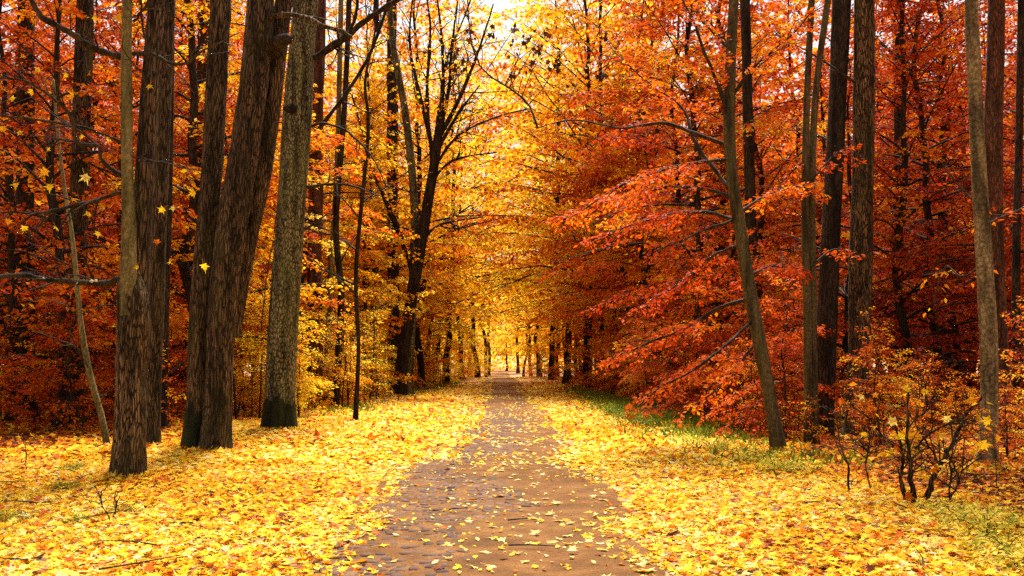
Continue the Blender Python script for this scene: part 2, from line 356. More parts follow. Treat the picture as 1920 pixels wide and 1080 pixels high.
def spray(T, pts, step=.05, sub_step=.22, sub_len=.42, spread=.10, droop=.28, start=.15, tilt=.5, hang=.35, sub_r=.006, wood=True, min_l=.15, keep=1.0):
    """flat leafy side shoots along a limb, like beech"""
    base = T.r.beta(2, 2)
    r = T.r; seg = np.linalg.norm(np.diff(pts, axis=0), axis=1); L = seg.sum(); cum = np.concatenate([[0], np.cumsum(seg)])
    s = start * L; side = 1 if r.random() < .5 else -1
    tng = np.gradient(pts, axis=0); tng /= np.linalg.norm(tng, axis=1)[:, None] + 1e-9
    while s < L:
        f = s / L; p = np.array([np.interp(s, cum, pts[:, k]) for k in range(3)]); k = min(np.searchsorted(cum, s), len(tng) - 1); t = tng[k]
        hp = np.cross(t, [0, 0, 1.0]); hn = np.linalg.norm(hp); hp = hp / hn if hn > .05 else np.array([math.cos(s * 9), math.sin(s * 9), 0])
        a = R(r.normal(52, 13)); dr = t * math.cos(a) + side * hp * math.sin(a); dr[2] += r.normal(.0, .16); dr /= np.linalg.norm(dr)
        l = max(min_l, sub_len * L * (1 - f) ** .75 * r.uniform(.6, 1.15) + .12)
        dp = droop * r.uniform(.4, 1.5)
        if wood:
            u = np.linspace(0, 1, 4)[:, None]
            tube(T.wood, p + dr * u * l + np.array([0, 0, -1.0]) * dp * l * u**2, np.linspace(sub_r * (.5 + l * .6), .002, 4), 3, cap=False)
        if r.random() < keep:
            n = max(2, int(l / step)); u = r.uniform(.08, 1.08, n)[:, None]
            lat = np.cross(dr, [0, 0, 1.0]); lat /= np.linalg.norm(lat) + 1e-9
            w = r.normal(0, 1, n)[:, None] * spread * (.35 + .65 * l)
            q = p + dr * u * l + np.array([0, 0, -1.0]) * dp * l * u**2 + lat * w + np.array([0, 0, 1.0]) * r.normal(-.01, .03, n)[:, None]
            T.pos.append(q); T.rn.append(np.clip(base + r.normal(0, .20, n) + r.normal(0, .08), 0, 1))
            T.dir.append(dr * .7 + lat * np.sign(w) * .7 + np.array([0, 0, -hang]) + r.normal(0, .35, (n, 3)))
            T.nrm.append(np.array([0, 0, 1.0]) + r.normal(0, tilt, (n, 3)))
        s += sub_step * r.uniform(.6, 1.4); side = -side

def limb_pts(r, p0, az, el, L, droop, n=9, wig=.05):
    d = np.array([math.cos(az), math.sin(az)]); u = np.linspace(0, 1, n)
    h = L * u * math.cos(el); z = L * (u * math.sin(el) - droop * u**2)
    p = np.column_stack([d[0] * h, d[1] * h, z]); p += np.cumsum(r.normal(0, wig * L / n, (n, 3)), axis=0) * (u[:, None] > 0)
    return p + p0

def gen_tree(seed, H, r0, nl, z0, Lmax, leaf, tpl, step=.05, el0=35, droop=.35, shape=1.0, sub_step=.24, seg=10, trunk_from=0.0, lean=.10, keep=1.0, hang=.35, bare=0, spread=.10, tilt=.5, gap=0.0):
    T = Tree(seed); r = T.r
    n = max(8, int(H / .7)); z = np.linspace(trunk_from, H, n); u = (z - trunk_from) / (H - trunk_from)
    w = np.cumsum(r.normal(0, lean * H / n, (n, 2)), axis=0); w -= w[0]
    tp = np.column_stack([w[:, 0], w[:, 1], z]); tr = r0 * (1 - u) ** .9 + .006 + (0 if trunk_from else r0 * .45 * np.exp(-z / .3))
    ts = smooth(np.column_stack([tp, tr]), n * 3)
    tube(T.wood, ts[:, :3], np.abs(ts[:, 3]), seg)
    for i in range(nl):
        t = (i + r.uniform(0, 1)) / nl; zz = z0 + (H - z0) * t ** 1.05
        p0 = np.array([np.interp(zz, z, tp[:, 0]), np.interp(zz, z, tp[:, 1]), min(zz, H - .02)])
        prof = (.70 + .30 * min(1, t / .3)) * (1 - .62 * t ** (2.2 * shape))
        L = Lmax * prof * r.uniform(.55, 1.2); az = i * 2.39996 + r.normal(0, .5); el = R(el0 * (.35 + 1.35 * t) + r.normal(0, 11))
        lp = limb_pts(r, p0, az, el, L, droop * r.uniform(.6, 1.3))
        rr = np.interp(zz, z, tr) * .42; tube(T.wood, lp, np.linspace(max(.008, min(rr, .006 + .013 * L)), .004, len(lp)), 4, cap=False)
        if i >= bare and r.random() >= gap: spray(T, lp, step=step, sub_step=sub_step, keep=keep, hang=hang, spread=spread, tilt=tilt)
    return T.wood.mesh('wood', M['bark_dark']), T.leaf_mesh('leaves', tpl, leaf)

BEECH = [gen_tree(100 + k, H, .11, nl, z0, Lm, .108, RHOMB, step=.017, sub_step=.20, keep=.82, gap=.17) for k, (H, nl, z0, Lm) in enumerate([(13, 62, .7, 3.3), (11, 56, .5, 3.0), (15, 66, 1.0, 3.7), (9.0, 48, .4, 2.9), (14, 62, 1.8, 3.5)])]
MAPLET = [gen_tree(140 + k, H, .09, nl, z0, Lm, .15, BROAD, step=.032, sub_step=.25, el0=44, droop=.22, hang=.6, tilt=.75, spread=.16) for k, (H, nl, z0, Lm) in enumerate([(13, 54, 1.0, 3.2), (15, 58, 1.6, 3.5), (10, 44, .7, 2.8)])]
TALL = [gen_tree(170 + k, H, .22, 56, z0, Lm, .20, BROAD, step=.042, sub_step=.32, el0=42, droop=.25, shape=.7, hang=.5, tilt=.7, spread=.16, seg=14) for k, (H, z0, Lm) in enumerate([(22, 6.5, 4.6), (26, 8.0, 5.0), (20, 4.5, 4.8), (24, 9, 4.6)])]
ARCH = [gen_tree(190 + k, H, .16, 60, z0, Lm, .17, BROAD, step=.052, sub_step=.29, el0=32, droop=.30, shape=.8, hang=.5, tilt=.7, spread=.15, seg=10) for k, (H, z0, Lm) in enumerate([(18, 3.0, 5.4), (21, 3.6, 5.8), (15, 2.4, 5.0)])]
SPAN = [gen_tree(230 + k, H, .15, 54, z0, Lm, .17, BROAD, step=.054, sub_step=.33, el0=36, droop=.26, shape=.9, hang=.5, tilt=.75, spread=.16, seg=12, keep=.66) for k, (H, z0, Lm) in enumerate([(22, 4.5, 8.0), (19, 4.0, 7.6), (20, 3.4, 7.8)])]
SAP = [gen_tree(210 + k, H, .018, nl, z0, Lm, .07, RHOMB, step=.022, sub_step=.15, seg=5, el0=40, droop=.3, lean=.08) for k, (H, nl, z0, Lm) in enumerate([(2.4, 18, .5, .95), (1.7, 14, .35, .75), (3.2, 20, .8, 1.15), (1.2, 11, .2, .6), (2.8, 14, 1.0, 1.0)])]
CROWN = [gen_tree(240 + k, 9, .14, 34, 1.0, 3.6, .18, BROAD, step=.10, sub_step=.36, el0=45, droop=.2, shape=.8, hang=.5, tilt=.7, spread=.16, trunk_from=-.5) for k in range(2)]

LEAFNAME = {'leaf_scarlet': 'scarlet', 'leaf_deep': 'deep red', 'leaf_orange': 'orange', 'leaf_amber': 'amber', 'leaf_yellow': 'golden yellow', 'leaf_lemon': 'pale yellow', 'leaf_rust': 'rust', 'leaf_olive': 'olive'}
def place(name, var, x, y, rot, sc, leafm, barkm, label, cat, group, wood_name='trunk', crown_name='crown', dz=-.04):
    e = link(name, None, loc=(x, y, float(gz(x, y)) + dz), rot=(0, 0, rot), scale=sc); e.empty_display_size = .3
    tag(e, label.replace('{c}', LEAFNAME[leafm]) if '{c}' in label else label, cat, group)
    link(wood_name, var[0], e, mat=M[barkm]); link(crown_name, var[1], e, mat=M[leafm])
    return e

# ------------------------------------------------------------------ ground and path
def build_ground():
    xs = np.concatenate([-np.geomspace(400, 14, 26), np.linspace(-13.5, 13.5, 109), np.geomspace(14, 400, 26)])
    ys = np.concatenate([np.linspace(-60, 4, 17), np.linspace(5, 50, 151), np.geomspace(50.5, 700, 80)])
    X, Y = np.meshgrid(xs, ys); Z = gz(X, Y) + .02 * (vnoise(X * 2.3, Y * 2.3, 5) - .5) * sstep(1.4, 2.2, np.abs(X - path_c(Y)))
    v = np.stack([X, Y, Z], -1).reshape(-1, 3); nx, ny = len(xs), len(ys)
    i = np.arange(ny - 1)[:, None] * nx; j = np.arange(nx - 1)[None, :]
    q = np.stack([i + j, i + j + 1, i + nx + j + 1, i + nx + j], -1).reshape(-1, 4)
    mb = MB(); mb.add(v, q); tag(link('ground', mb.mesh('ground', M['ground'])), kind='structure')
    ys = np.concatenate([np.linspace(-20, 5, 26), np.linspace(5.1, 45, 300), np.linspace(45.5, 170, 120)]); us = np.linspace(-1, 1, 41)
    Y, U = np.meshgrid(ys, us, indexing='ij'); hw = path_hw(Y) + .25
    X = path_c(Y) + U * hw + .05 * np.sin(Y * 3.1) * np.abs(U)
    rut = -.022 * np.exp(-((U * hw - .62) / .17)**2) - .015 * np.exp(-((U * hw + .66) / .17)**2)
    Z = gz(X, Y) + .014 + .018 * (1 - U**2) + rut + .016 * (vnoise(X * 4, Y * 4, 3) - .5) + .016 * (vnoise(X * 9, Y * 9, 4) - .5) - .03 * (np.abs(U) > .99)
    v = np.stack([X, Y, Z], -1).reshape(-1, 3); nx, ny = len(us), len(ys)
    i = np.arange(ny - 1)[:, None] * nx; j = np.arange(nx - 1)[None, :]
    q = np.stack([i + j, i + j + 1, i + nx + j + 1, i + nx + j], -1).reshape(-1, 4)
    mb = MB(); mb.add(v, q); p = link('path', mb.mesh('path', M['path'])); tag(p, kind='structure'); return p
path = build_ground()
def path_z(x, y):
    hw = path_hw(y) + .25; U = np.clip((x - path_c(y)) / hw, -1, 1)
    rut = -.022 * np.exp(-((U * hw - .62) / .17)**2) - .015 * np.exp(-((U * hw + .66) / .17)**2)
    return gz(x, y) + .014 + .018 * (1 - U**2) + rut + .016 * (vnoise(x * 4, y * 4, 3) - .5)

# cobbles set in the worn side of the path
def cobble_arrays(r):
    a = np.linspace(0, 2 * math.pi, 9)[:-1] + R(22.5)
    k = r.uniform(.85, 1.1, 8); sx, sy = .5, .5
    bx = np.sign(np.cos(a)) * np.abs(np.cos(a)) ** .6 * k * sx; by = np.sign(np.sin(a)) * np.abs(np.sin(a)) ** .6 * k * sy
    low = np.column_stack([bx * 1.06, by * 1.06, np.full(8, -.25)]); mid = np.column_stack([bx, by, np.full(8, .06)]); top = np.column_stack([bx * .66, by * .66, np.full(8, .16) + r.uniform(-.03, .03, 8)])
    v = np.vstack([low, mid, top, [[0, 0, .19]]]); q = []
    for b in (0, 8):
        for i in range(8): q.append([b + i, b + (i + 1) % 8, b + 8 + (i + 1) % 8, b + 8 + i])
    t = [[16 + i, 16 + (i + 1) % 8, 24] for i in range(8)]
    return v, np.array(q), np.array(t)
cr = np.random.default_rng(5)
COB = []
for k in range(6):
    arr = cobble_arrays(cr); mb = MB(); mb.add(*arr); COB.append((mb.mesh('cobble', M['stone']), arr))
spots = []
y = 6.9
while y < 34:
    row = .105 * cr.uniform(.88, 1.12); x = -1.58 + cr.uniform(0, .1)
    while x < .25:
        w = cr.uniform(.085, .15); cx = x + w / 2; X = cx + float(path_c(y)) + .25
        wornmask = vnoise(np.array([X * 1.3 + 9]), np.array([y * .55]), 8)[0]
        lim = -.10 + 1.1 * (wornmask - .5) + .5 * (vnoise(np.array([X * 3.1]), np.array([y * 2.3]), 18)[0] - .5)
        if cx < lim - .25 * max(0, (9.5 - y)) * .5 and wornmask > .22 + .25 * max(0, cx + .7): spots.append((X, y + cr.normal(0, .026), w * cr.uniform(.8, 1.08), row * cr.uniform(.8, 1.15), cr.normal(0, .28), cr.uniform(0, 1)))
        x += w
    y += row
stones_mb = MB()
for k, (X, Y, w, h, rz, rn) in enumerate(spots):
    me, arr = COB[k % 6]; z = float(path_z(np.array(X), np.array(Y))) - .012 + cr.uniform(-.012, .006)
    if k < 300:
        link('cobble', me, path, loc=(X, Y, z), rot=(cr.normal(0, .04), cr.normal(0, .04), rz), scale=(w, h, .11))
    else:
        v = arr[0] * [w, h, .11]; c, s = math.cos(rz), math.sin(rz)
        v = np.column_stack([v[:, 0] * c - v[:, 1] * s + X, v[:, 0] * s + v[:, 1] * c + Y, v[:, 2] + z])
        stones_mb.add(v, arr[1], arr[2], np.full(len(v), rn))
tag(link('cobbles', stones_mb.mesh('cobbles', M['stone']), path), kind='stuff')

# ------------------------------------------------------------------ fallen leaves
def litter():
    r = np.random.default_rng(21); mb = MB()
    def zone(n, y0, y1, tpl, s0, power=1.0):
        y = y0 + (y1 - y0) * r.random(n) ** power; x = r.uniform(-1, 1, n) * (.56 * y + 1.5)
        c = path_c(y); hw = path_hw(y)
        d = np.where(x < c, (c - hw) - x, x - (c + hw))
        dn = d + .9 * (vnoise(x * 1.1 + 40, y * .7 + 3, 2) - .55) + np.where(x < c, .55 * sstep(15, 26, y), .05)
        keep = r.random(n) < .012 * sstep(20, 40, y) + sstep(-.42, .48, dn)
        keep &= r.random(n) < np.where(np.abs(x) > 7, .75, 1.0)
        x, y, d = x[keep], y[keep], d[keep]; n = len(x)
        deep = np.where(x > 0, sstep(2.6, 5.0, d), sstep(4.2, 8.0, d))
        z = gz(x, y) + .006 + r.random(n) ** 1.5 * .055 * sstep(-.1, .8, d) + .016 * (d < .1)
        yaw = r.uniform(0, 2 * math.pi, n); dr = np.column_stack([np.cos(yaw), np.sin(yaw), r.normal(0, .22, n)])
        nr = np.array([0, 0, 1.0]) + r.normal(0, .30, (n, 3)) * np.array([1, 1, 0])
        cl = np.column_stack([r.normal(.15, .5, n), r.normal(.1, .5, n), r.normal(0, .4, n)])
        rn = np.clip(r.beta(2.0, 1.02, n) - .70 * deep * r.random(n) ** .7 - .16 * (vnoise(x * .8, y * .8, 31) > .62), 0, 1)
        leaves_into(mb, tpl, np.column_stack([x, y, z]), dr, nr, s0 * r.uniform(.55, 1.25, n), rn, cl)
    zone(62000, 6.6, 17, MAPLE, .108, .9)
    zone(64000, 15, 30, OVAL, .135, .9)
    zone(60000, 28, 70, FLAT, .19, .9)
    zone(14000, 65, 125, FLAT, .30, 1)
    # leaves drifted against the feet of the trunks
    for (px, py), rad in (((238, 900), .3), ((284, 838), .35), ((382, 845), .6), ((522, 806), .42), ((1458, 848), .2), ((1852, 880), .25), ((138, 802), .4), ((1522, 790), .25)):
        g = G(px, py); n = 420; a = r.uniform(0, 6.28, n); d = rad * (.85 + r.exponential(.55, n)); x, y = g[0] + d * np.cos(a), g[1] + d * np.sin(a)
        z = gz(x, y) + .02 + .10 * np.exp(-(d / rad - .8) / .5) * r.random(n); yaw = r.uniform(0, 6.28, n)
        leaves_into(mb, MAPLE, np.column_stack([x, y, z]), np.column_stack([np.cos(yaw), np.sin(yaw), r.normal(0, .4, n)]), np.column_stack([np.cos(a) * .5, np.sin(a) * .5, np.ones(n)]) + r.normal(0, .3, (n, 3)), .12 * r.uniform(.6, 1.2, n), r.beta(1.5, 1.2, n), np.column_stack([r.normal(.3, .5, n), r.normal(.1, .5, n), r.normal(0, .4, n)]))
    # torn scraps and small leaves trodden into the path
    for n, y0, y1, s0 in ((700, 6.8, 20, .05), (1600, 15, 48, .085)):
        y = r.uniform(y0, y1, n); u = np.clip(r.normal(0, .75, n), -1, 1); x = path_c(y) + u * path_hw(y)
        k = vnoise(x * 1.2 + 5, y * .6, 12) + .35 * np.abs(u) > .45; x, y = x[k], y[k]; n = len(x); yaw = r.uniform(0, 6.28, n)
        leaves_into(mb, OVAL, np.column_stack([x, y, path_z(x, y) + .012]), np.column_stack([np.cos(yaw), np.sin(yaw), r.normal(0, .15, n)]), np.array([0, 0, 1.0]) + r.normal(0, .25, (n, 3)), s0 * r.uniform(.5, 1.3, n), np.clip(r.beta(2.2, .7, n), 0, 1), np.column_stack([r.normal(.3, .5, n), r.normal(0, .5, n), r.normal(0, .4, n)]))
    return mb.mesh('fallen_leaves', M['litter'], smooth=False)
tag(link('fallen_leaves', litter()), 'thick carpet of yellow and orange fallen leaves on both verges', 'leaves', kind='stuff')

ONE = []
for k in range(6):
    mb = MB(); r = np.random.default_rng(60 + k)
    leaves_into(mb, MAPLE, np.zeros((1, 3)), np.array([[0, 1.0, 0]]), np.array([[0, 0, 1.0]]), np.array([1.0]), np.array([.5]), np.array([[r.normal(.25, .4), r.normal(.1, .4), r.normal(0, .5)]]))
    tube(mb, [(0, .02, 0), (.02, -.3, .03), (.05, -.6, .02)], [.012, .01, .012], 3, a=0)
    ONE.append(mb.mesh('leaf', M['one_yellow'], smooth=False))
LBL = {'pale_yellow': 'pale yellow fallen maple leaf lying on the bare brown path', 'yellow': 'bright yellow fallen maple leaf lying on the bare brown path',
       'golden': 'golden fallen maple leaf lying on the bare brown path', 'orange': 'orange red fallen maple leaf lying on the bare brown path', 'brown': 'dark brown withered leaf lying on the bare path'}
def side_of(u): return 'the cobbled left of the path' if u < -.35 else ('the middle of the path' if u < .35 else 'the dirt right of the path')
r = np.random.default_rng(77); cnt = 0
while cnt < 250:
    y = 7.0 + 33 * r.random() ** 1.25; u = np.clip(r.normal(.15, .62), -1.02, 1.02); x = float(path_c(y)) + u * float(path_hw(y))
    if vnoise(np.array([x * .9 + 5]), np.array([y * .5]), 12)[0] < .34 and abs(u) < .75: continue
    nm = r.choice(list(LBL), p=[.58, .20, .09, .05, .08])
    o = link('fallen_leaf', ONE[cnt % 6], loc=(x, y, float(path_z(np.array(x), np.array(y))) + .012), rot=(r.normal(0, .14), r.normal(0, .14), r.uniform(0, 6.28)), scale=float(r.uniform(.10, .17)), mat=M['one_' + nm])
    tag(o, LBL[nm].replace('the bare brown path', side_of(u)).replace('the bare path', side_of(u)) + (', in the foreground' if y < 11 else (', midway' if y < 19 else ', far along')), 'leaf', 'fallen leaves scattered on the path'); cnt += 1

# ------------------------------------------------------------------ trees at the edge of the path, built one by one
def bark_fn(seed, r0, furrow=.05, nth=18, fz=2.2, flare=.55, lobes=3, flare_h=.32):
    def fn(rr, th, ln):
        u = np.broadcast_to(th, ln.shape) / (2 * math.pi) * nth
        wob = 1.2 * vnoise(u * .35, ln * 1.3, seed + 5, None)
        n = vnoise(u + 0 * wob, ln * fz + 2 * vnoise(u, ln * .6, seed + 1, nth), seed, nth)
        n2 = vnoise(u * 2, ln * fz * 2.6, seed + 2, nth * 2)
        ridge = np.abs(2 * n - 1) ** .7
        big = vnoise(u / nth * 4, ln * .55, seed + 3, 4) - .5
        fl = flare * np.exp(-ln / flare_h) * (1 + .45 * np.cos(lobes * th + seed))
        return rr * (1 + fl + .16 * big) + r0 * furrow * (ridge * 1.3 + .5 * n2 - 1.0)
    return fn

def stem_mesh(name, base, pix, Y, bark, seed, htop=None, seg=56, furrow=.05, flare=.55, nth=18, fz=2.2, dz=0.0, flare_h=.32, ring=.05):
    """trunk through photo pixels (px, py, width px) at Y metres, carried on above the frame to height htop; vertices local to base"""
    pts = [np.append(P(px, py, Y + dz * k), w / 2 * Y / F) for k, (px, py, w) in enumerate(pix)]
    pts[0][2] -= .12
    if htop:
        a, b = pts[-2], pts[-1]; d = (b - a)[:3]; d = d / d[2]; d[:2] *= .6; z = b[2]; rad = b[3]
        for f in (.33, .66, 1.0): pts.append(np.append(b[:3] + d * (htop - z) * f + np.append(rng.normal(0, .08, 2), 0), rad * (1 - .72 * f)))
    pts = np.array(pts); L = np.linalg.norm(np.diff(pts[:, :3], axis=0), axis=1).sum()
    s = smooth(pts, max(20, int(L / ring))); s[:, :3] -= base
    mb = MB(); tube(mb, s[:, :3], np.maximum(s[:, 3], .02), seg, fn=bark_fn(seed, float(pts[0, 3]), furrow, nth, fz, flare, 3, flare_h))
    return mb.mesh(name, M[bark]), s

def twigs(mb, r, p, depth=0, L=None, n=None, rad=None, up=.0, spread=48):
    """bare side twigs along a polyline, two generations"""
    seg = np.linalg.norm(np.diff(p, axis=0), axis=1); tot = seg.sum(); L = L or tot * .4; n = n or max(3, int(tot / .28))
    for k in range(n):
        f = r.uniform(.2, 1.0); i = min(int(f * (len(p) - 1)), len(p) - 2); q = p[i] + (p[i + 1] - p[i]) * (f * (len(p) - 1) - i)
        t = p[i + 1] - p[i]; t /= np.linalg.norm(t) + 1e-9
        v = r.normal(0, 1, 3); v -= t * v.dot(t); v /= np.linalg.norm(v); a = R(r.normal(spread, 12))
        d = t * math.cos(a) + v * math.sin(a); d[2] += up; l = L * (1.1 - f * .7) * r.uniform(.5, 1.2)
        u = np.linspace(0, 1, 5)[:, None]; b = r.normal(0, .25, 3)
        tp = q + d * u * l + b * l * u**2; r1 = 1.5 * (rad or .012) * (1.1 - f * .6)
        tube(mb, tp, np.linspace(r1, .0042, 5), 4, cap=False)
        if depth > 0: twigs(mb, r, tp, depth - 1, l * .5, max(2, int(l / .22)), r1 * .42, up, spread)

def branch(parent, base, pix, r0, r1, mat='twig', seed=1, tw=None, name='branch', leafy=None, **kw):
    """a limb through (px, py, Y) points; tw = (generations, length, count, radius)"""
    p = smooth(np.array([P(*q) for q in pix]), max(8, len(pix) * 5)) - base
    r = np.random.default_rng(seed); p[1:] += np.cumsum(r.normal(0, .008, (len(p) - 1, 3)), axis=0)
    T = Tree(seed); tube(T.wood, p, np.linspace(r0, r1, len(p)) * (1 + .15 * r.normal(0, 1, len(p))), 8)
    if tw: twigs(T.wood, r, p, *tw)
    if leafy: spray(T, p, **kw)
    o = link(name, T.wood.mesh(name, M[mat]), parent)
    if leafy: link('foliage', T.leaf_mesh('foliage', leafy[2] if len(leafy) > 2 else RHOMB, leafy[1], 0), o, mat=M[leafy[0]])
    return o, p

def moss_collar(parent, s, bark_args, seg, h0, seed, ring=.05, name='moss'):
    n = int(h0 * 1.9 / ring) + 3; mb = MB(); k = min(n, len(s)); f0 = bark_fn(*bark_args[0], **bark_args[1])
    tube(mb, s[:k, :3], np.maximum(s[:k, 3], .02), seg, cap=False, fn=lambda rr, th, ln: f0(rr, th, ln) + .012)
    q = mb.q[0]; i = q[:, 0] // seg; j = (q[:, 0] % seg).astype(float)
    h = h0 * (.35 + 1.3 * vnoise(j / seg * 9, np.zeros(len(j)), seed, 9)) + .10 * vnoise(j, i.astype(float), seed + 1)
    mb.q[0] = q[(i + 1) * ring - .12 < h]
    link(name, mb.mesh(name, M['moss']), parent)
def hero(name, label, base_px, cat='tree', group=None):
    b = G(*base_px); e = link(name, None, loc=b); e.empty_display_size = .5
    tag(e, label, cat, group); return e, b

def top_crown(e, b, s, mat, k=0, sc=1.0, bark='bark_dark'):
    loc = s[-1, :3] - np.array([0, 0, 1.2])
    link('upper_limbs', CROWN[k][0], e, loc=loc, rot=(0, 0, rng.uniform(0, 6)), scale=sc, mat=M[bark])
    link('crown', CROWN[k][1], e, loc=loc, rot=(0, 0, rng.uniform(0, 6)), scale=sc, mat=M[mat])

HANG = []
for k in range(6):
    mb = MB(); q = np.random.default_rng(160 + k)
    leaves_into(mb, MAPLE, np.zeros((1, 3)), np.array([[0, 1.0, 0]]), np.array([[0, 0, 1.0]]), np.array([1.0]), np.array([.5]), np.array([[q.uniform(.6, 1.6) * q.choice([-1, 1]), q.uniform(.3, 1.2) * q.choice([-1, 1]), q.normal(0, .8)]]))
    tube(mb, [(0, .02, 0), (.02, -.3, .03), (.05, -.6, .06)], [.014, .012, .012], 3, a=0)
    HANG.append(mb.mesh('leaf', M['one_yellow'], smooth=False))
for nm in ('pale_yellow', 'yellow', 'golden', 'orange'):
    M['hang_' + nm] = leaf_mat('hang_' + nm, [(0, (.86, .60, .05)), (1, {'pale_yellow': (.90, .70, .16), 'yellow': (.90, .58, .02), 'golden': (.86, .40, .012), 'orange': (.70, .17, .01)}[nm])][1:] * 2, trans=.55, detail=.2)
def hang_leaf(parent, base, px, py, Y, size, mat, seed, flat=.4):
    r = np.random.default_rng(seed); p = P(px, py, Y) - base
    o = link('leaf', HANG[seed % 6], parent, loc=p, rot=(R(90) + r.normal(0, flat), r.normal(0, flat), r.uniform(-.6, .6) + (math.pi if r.random() < .7 else 0)), scale=size, mat=M['hang_' + mat])
    # stalk end up: turn the leaf so that its tip hangs
    o.rotation_euler = (R(-90) + r.normal(0, .45), r.normal(0, .6), r.normal(0, .6)); return o

# A  brown trunk with the slim smooth stem above it
e, b = hero('tree', 'stout brown furrowed trunk forking into a slim olive stem and a dark heavy stem', (238, 900)); YA = b[1]
me, s = stem_mesh('trunk', b, [(238, 903, 56), (244, 800, 57), (246, 700, 55), (250, 600, 58), (248, 560, 58), (245, 535, 50), (243, 505, 34), (242, 470, 24)], YA, 'bark_brown', 3, furrow=.09, flare=.42, ring=.035, seg=72, nth=20)
link('trunk', me, e)
me, s = stem_mesh('stem', b, [(241, 575, 30), (241, 520, 31), (242, 430, 27), (239, 330, 23), (237, 180, 22), (237, 80, 20), (240, -20, 18)], YA - .1, 'bark_smooth', 4, htop=12, furrow=.02, flare=0, seg=24)
link('upper_stem', me, e); top_crown(e, b, s, 'leaf_yellow', 0, .45)
me, s = stem_mesh('stem', b, [(254, 640, 30), (258, 580, 36), (262, 520, 36), (266, 420, 35), (272, 300, 33), (281, 160, 31), (290, 40, 30), (294, -20, 30)], YA + .16, 'bark_oak', 8, htop=13, seg=48, flare=0, furrow=.07)
link('heavy_stem', me, e); top_crown(e, b, s, 'leaf_orange', 1, .45)
branch(e, b, [(228, 106, YA), (190, 98, YA), (150, 70, YA - .3), (110, 45, YA - .4), (82, 25, YA - .5), (55, -15, YA - .6)], .05, .035, seed=31, tw=(1, .5, 8, .012))
branch(e, b, [(225, 523, YA), (190, 527, YA), (130, 526, YA - .3), (70, 520, YA - .5), (30, 513, YA - .7), (-40, 522, YA - .9)], .045, .028, seed=32, tw=(1, .6, 12, .012))
branch(e, b, [(232, 332, YA), (205, 318, YA), (188, 300, YA - .2), (182, 275, YA - .3), (140, 270, YA - .4), (125, 215, YA - .5), (60, 165, YA - .7), (0, 150, YA - .9)], .035, .012, seed=33, tw=(2, .9, 15, .012))
branch(e, b, [(230, 362, YA), (190, 375, YA), (140, 390, YA - .3), (80, 405, YA - .6), (-10, 400, YA - 1)], .03, .010, seed=34, tw=(2, .8, 14, .011))
branch(e, b, [(234, 270, YA), (160, 240, YA - .3), (70, 232, YA - .6), (-20, 225, YA - 1)], .022, .010, seed=35, tw=(2, .8, 14, .010))
branch(e, b, [(248, 100, YA), (290, 102, YA - .2), (340, 120, YA - .4), (390, 90, YA - .5), (455, 58, YA - .6)], .03, .008, seed=36, tw=(1, .6, 10, .010))
branch(e, b, [(250, 40, YA), (268, 20, YA), (300, -20, YA)], .018, .012, seed=37, tw=(1, .7, 5, .010))
branch(e, b, [(236, 205, YA), (265, 190, YA - .1), (272, 120, YA - .2), (262, 40, YA - .2), (260, -20, YA - .2)], .018, .012, seed=38, tw=(1, .6, 8, .010))
branch(e, b, [(232, 290, YA), (280, 300, YA - .3), (330, 312, YA - .5), (370, 320, YA - .6)], .012, .006, seed=39, tw=(1, .4, 6, .007))
k = 0
for (px, py, sz, m) in [(222, 28, .20, 'yellow'), (176, 32, .10, 'yellow'), (72, 131, .11, 'yellow'), (140, 178, .19, 'golden'), (22, 183, .11, 'yellow'), (70, 225, .11, 'golden'), (152, 256, .12, 'yellow'), (36, 247, .10, 'yellow'), (90, 278, .10, 'yellow'), (52, 300, .14, 'orange'), (85, 320, .16, 'golden'), (160, 330, .18, 'pale_yellow'), (94, 348, .16, 'yellow'), (136, 372, .17, 'golden'), (46, 427, .14, 'yellow'), (105, 425, .11, 'yellow'), (184, 436, .12, 'yellow'), (364, 360, .16, 'yellow'), (305, 392, .13, 'yellow'), (325, 390, .09, 'pale_yellow'), (382, 498, .15, 'yellow'), (294, 452, .11, 'orange'), (320, 490, .10, 'yellow'), (258, 500, .09, 'yellow'), (190, 172, .10, 'yellow'), (181, 214, .09, 'yellow'), (5, 240, .13, 'golden'), (120, 310, .10, 'orange'), (203, 455, .10, 'orange'), (32, 505, .11, 'orange'), (15, 74, .10, 'golden'), (230, 175, .08, 'golden'), (168, 136, .09, 'golden'), (60, 170, .13, 'yellow'), (112, 190, .12, 'golden'), (200, 260, .12, 'yellow'), (30, 345, .13, 'yellow'), (70, 380, .14, 'golden'), (165, 400, .12, 'yellow'), (15, 415, .13, 'golden'), (210, 385, .10, 'yellow'), (125, 140, .10, 'yellow'), (45, 105, .11, 'golden'), (280, 160, .11, 'yellow'), (335, 240, .11, 'golden')]:
    hang_leaf(e, b, px, py, YA - .35 + .5 * ((k * 37) % 10) / 10, sz * 1.08, m, 300 + k); k += 1
for j, (px, py, sz) in enumerate([(58, 519, .035), (80, 522, .028), (128, 525, .02), (172, 527, .03), (180, 526, .025), (143, 530, .022)]):
    mb = MB(); v = smooth(np.array([[0, 0, -1], [0, 0, 0], [0, 0, 1.0]]), 6); tube(mb, v, [.2, .8, 1, .95, .7, .2], 8); link('bracket_fungus', mb.mesh('bracket_fungus', M['fungus']), e, loc=P(px, py, YA - .55 + (px - 58) * .003) - b, scale=(sz, sz, sz * .7))

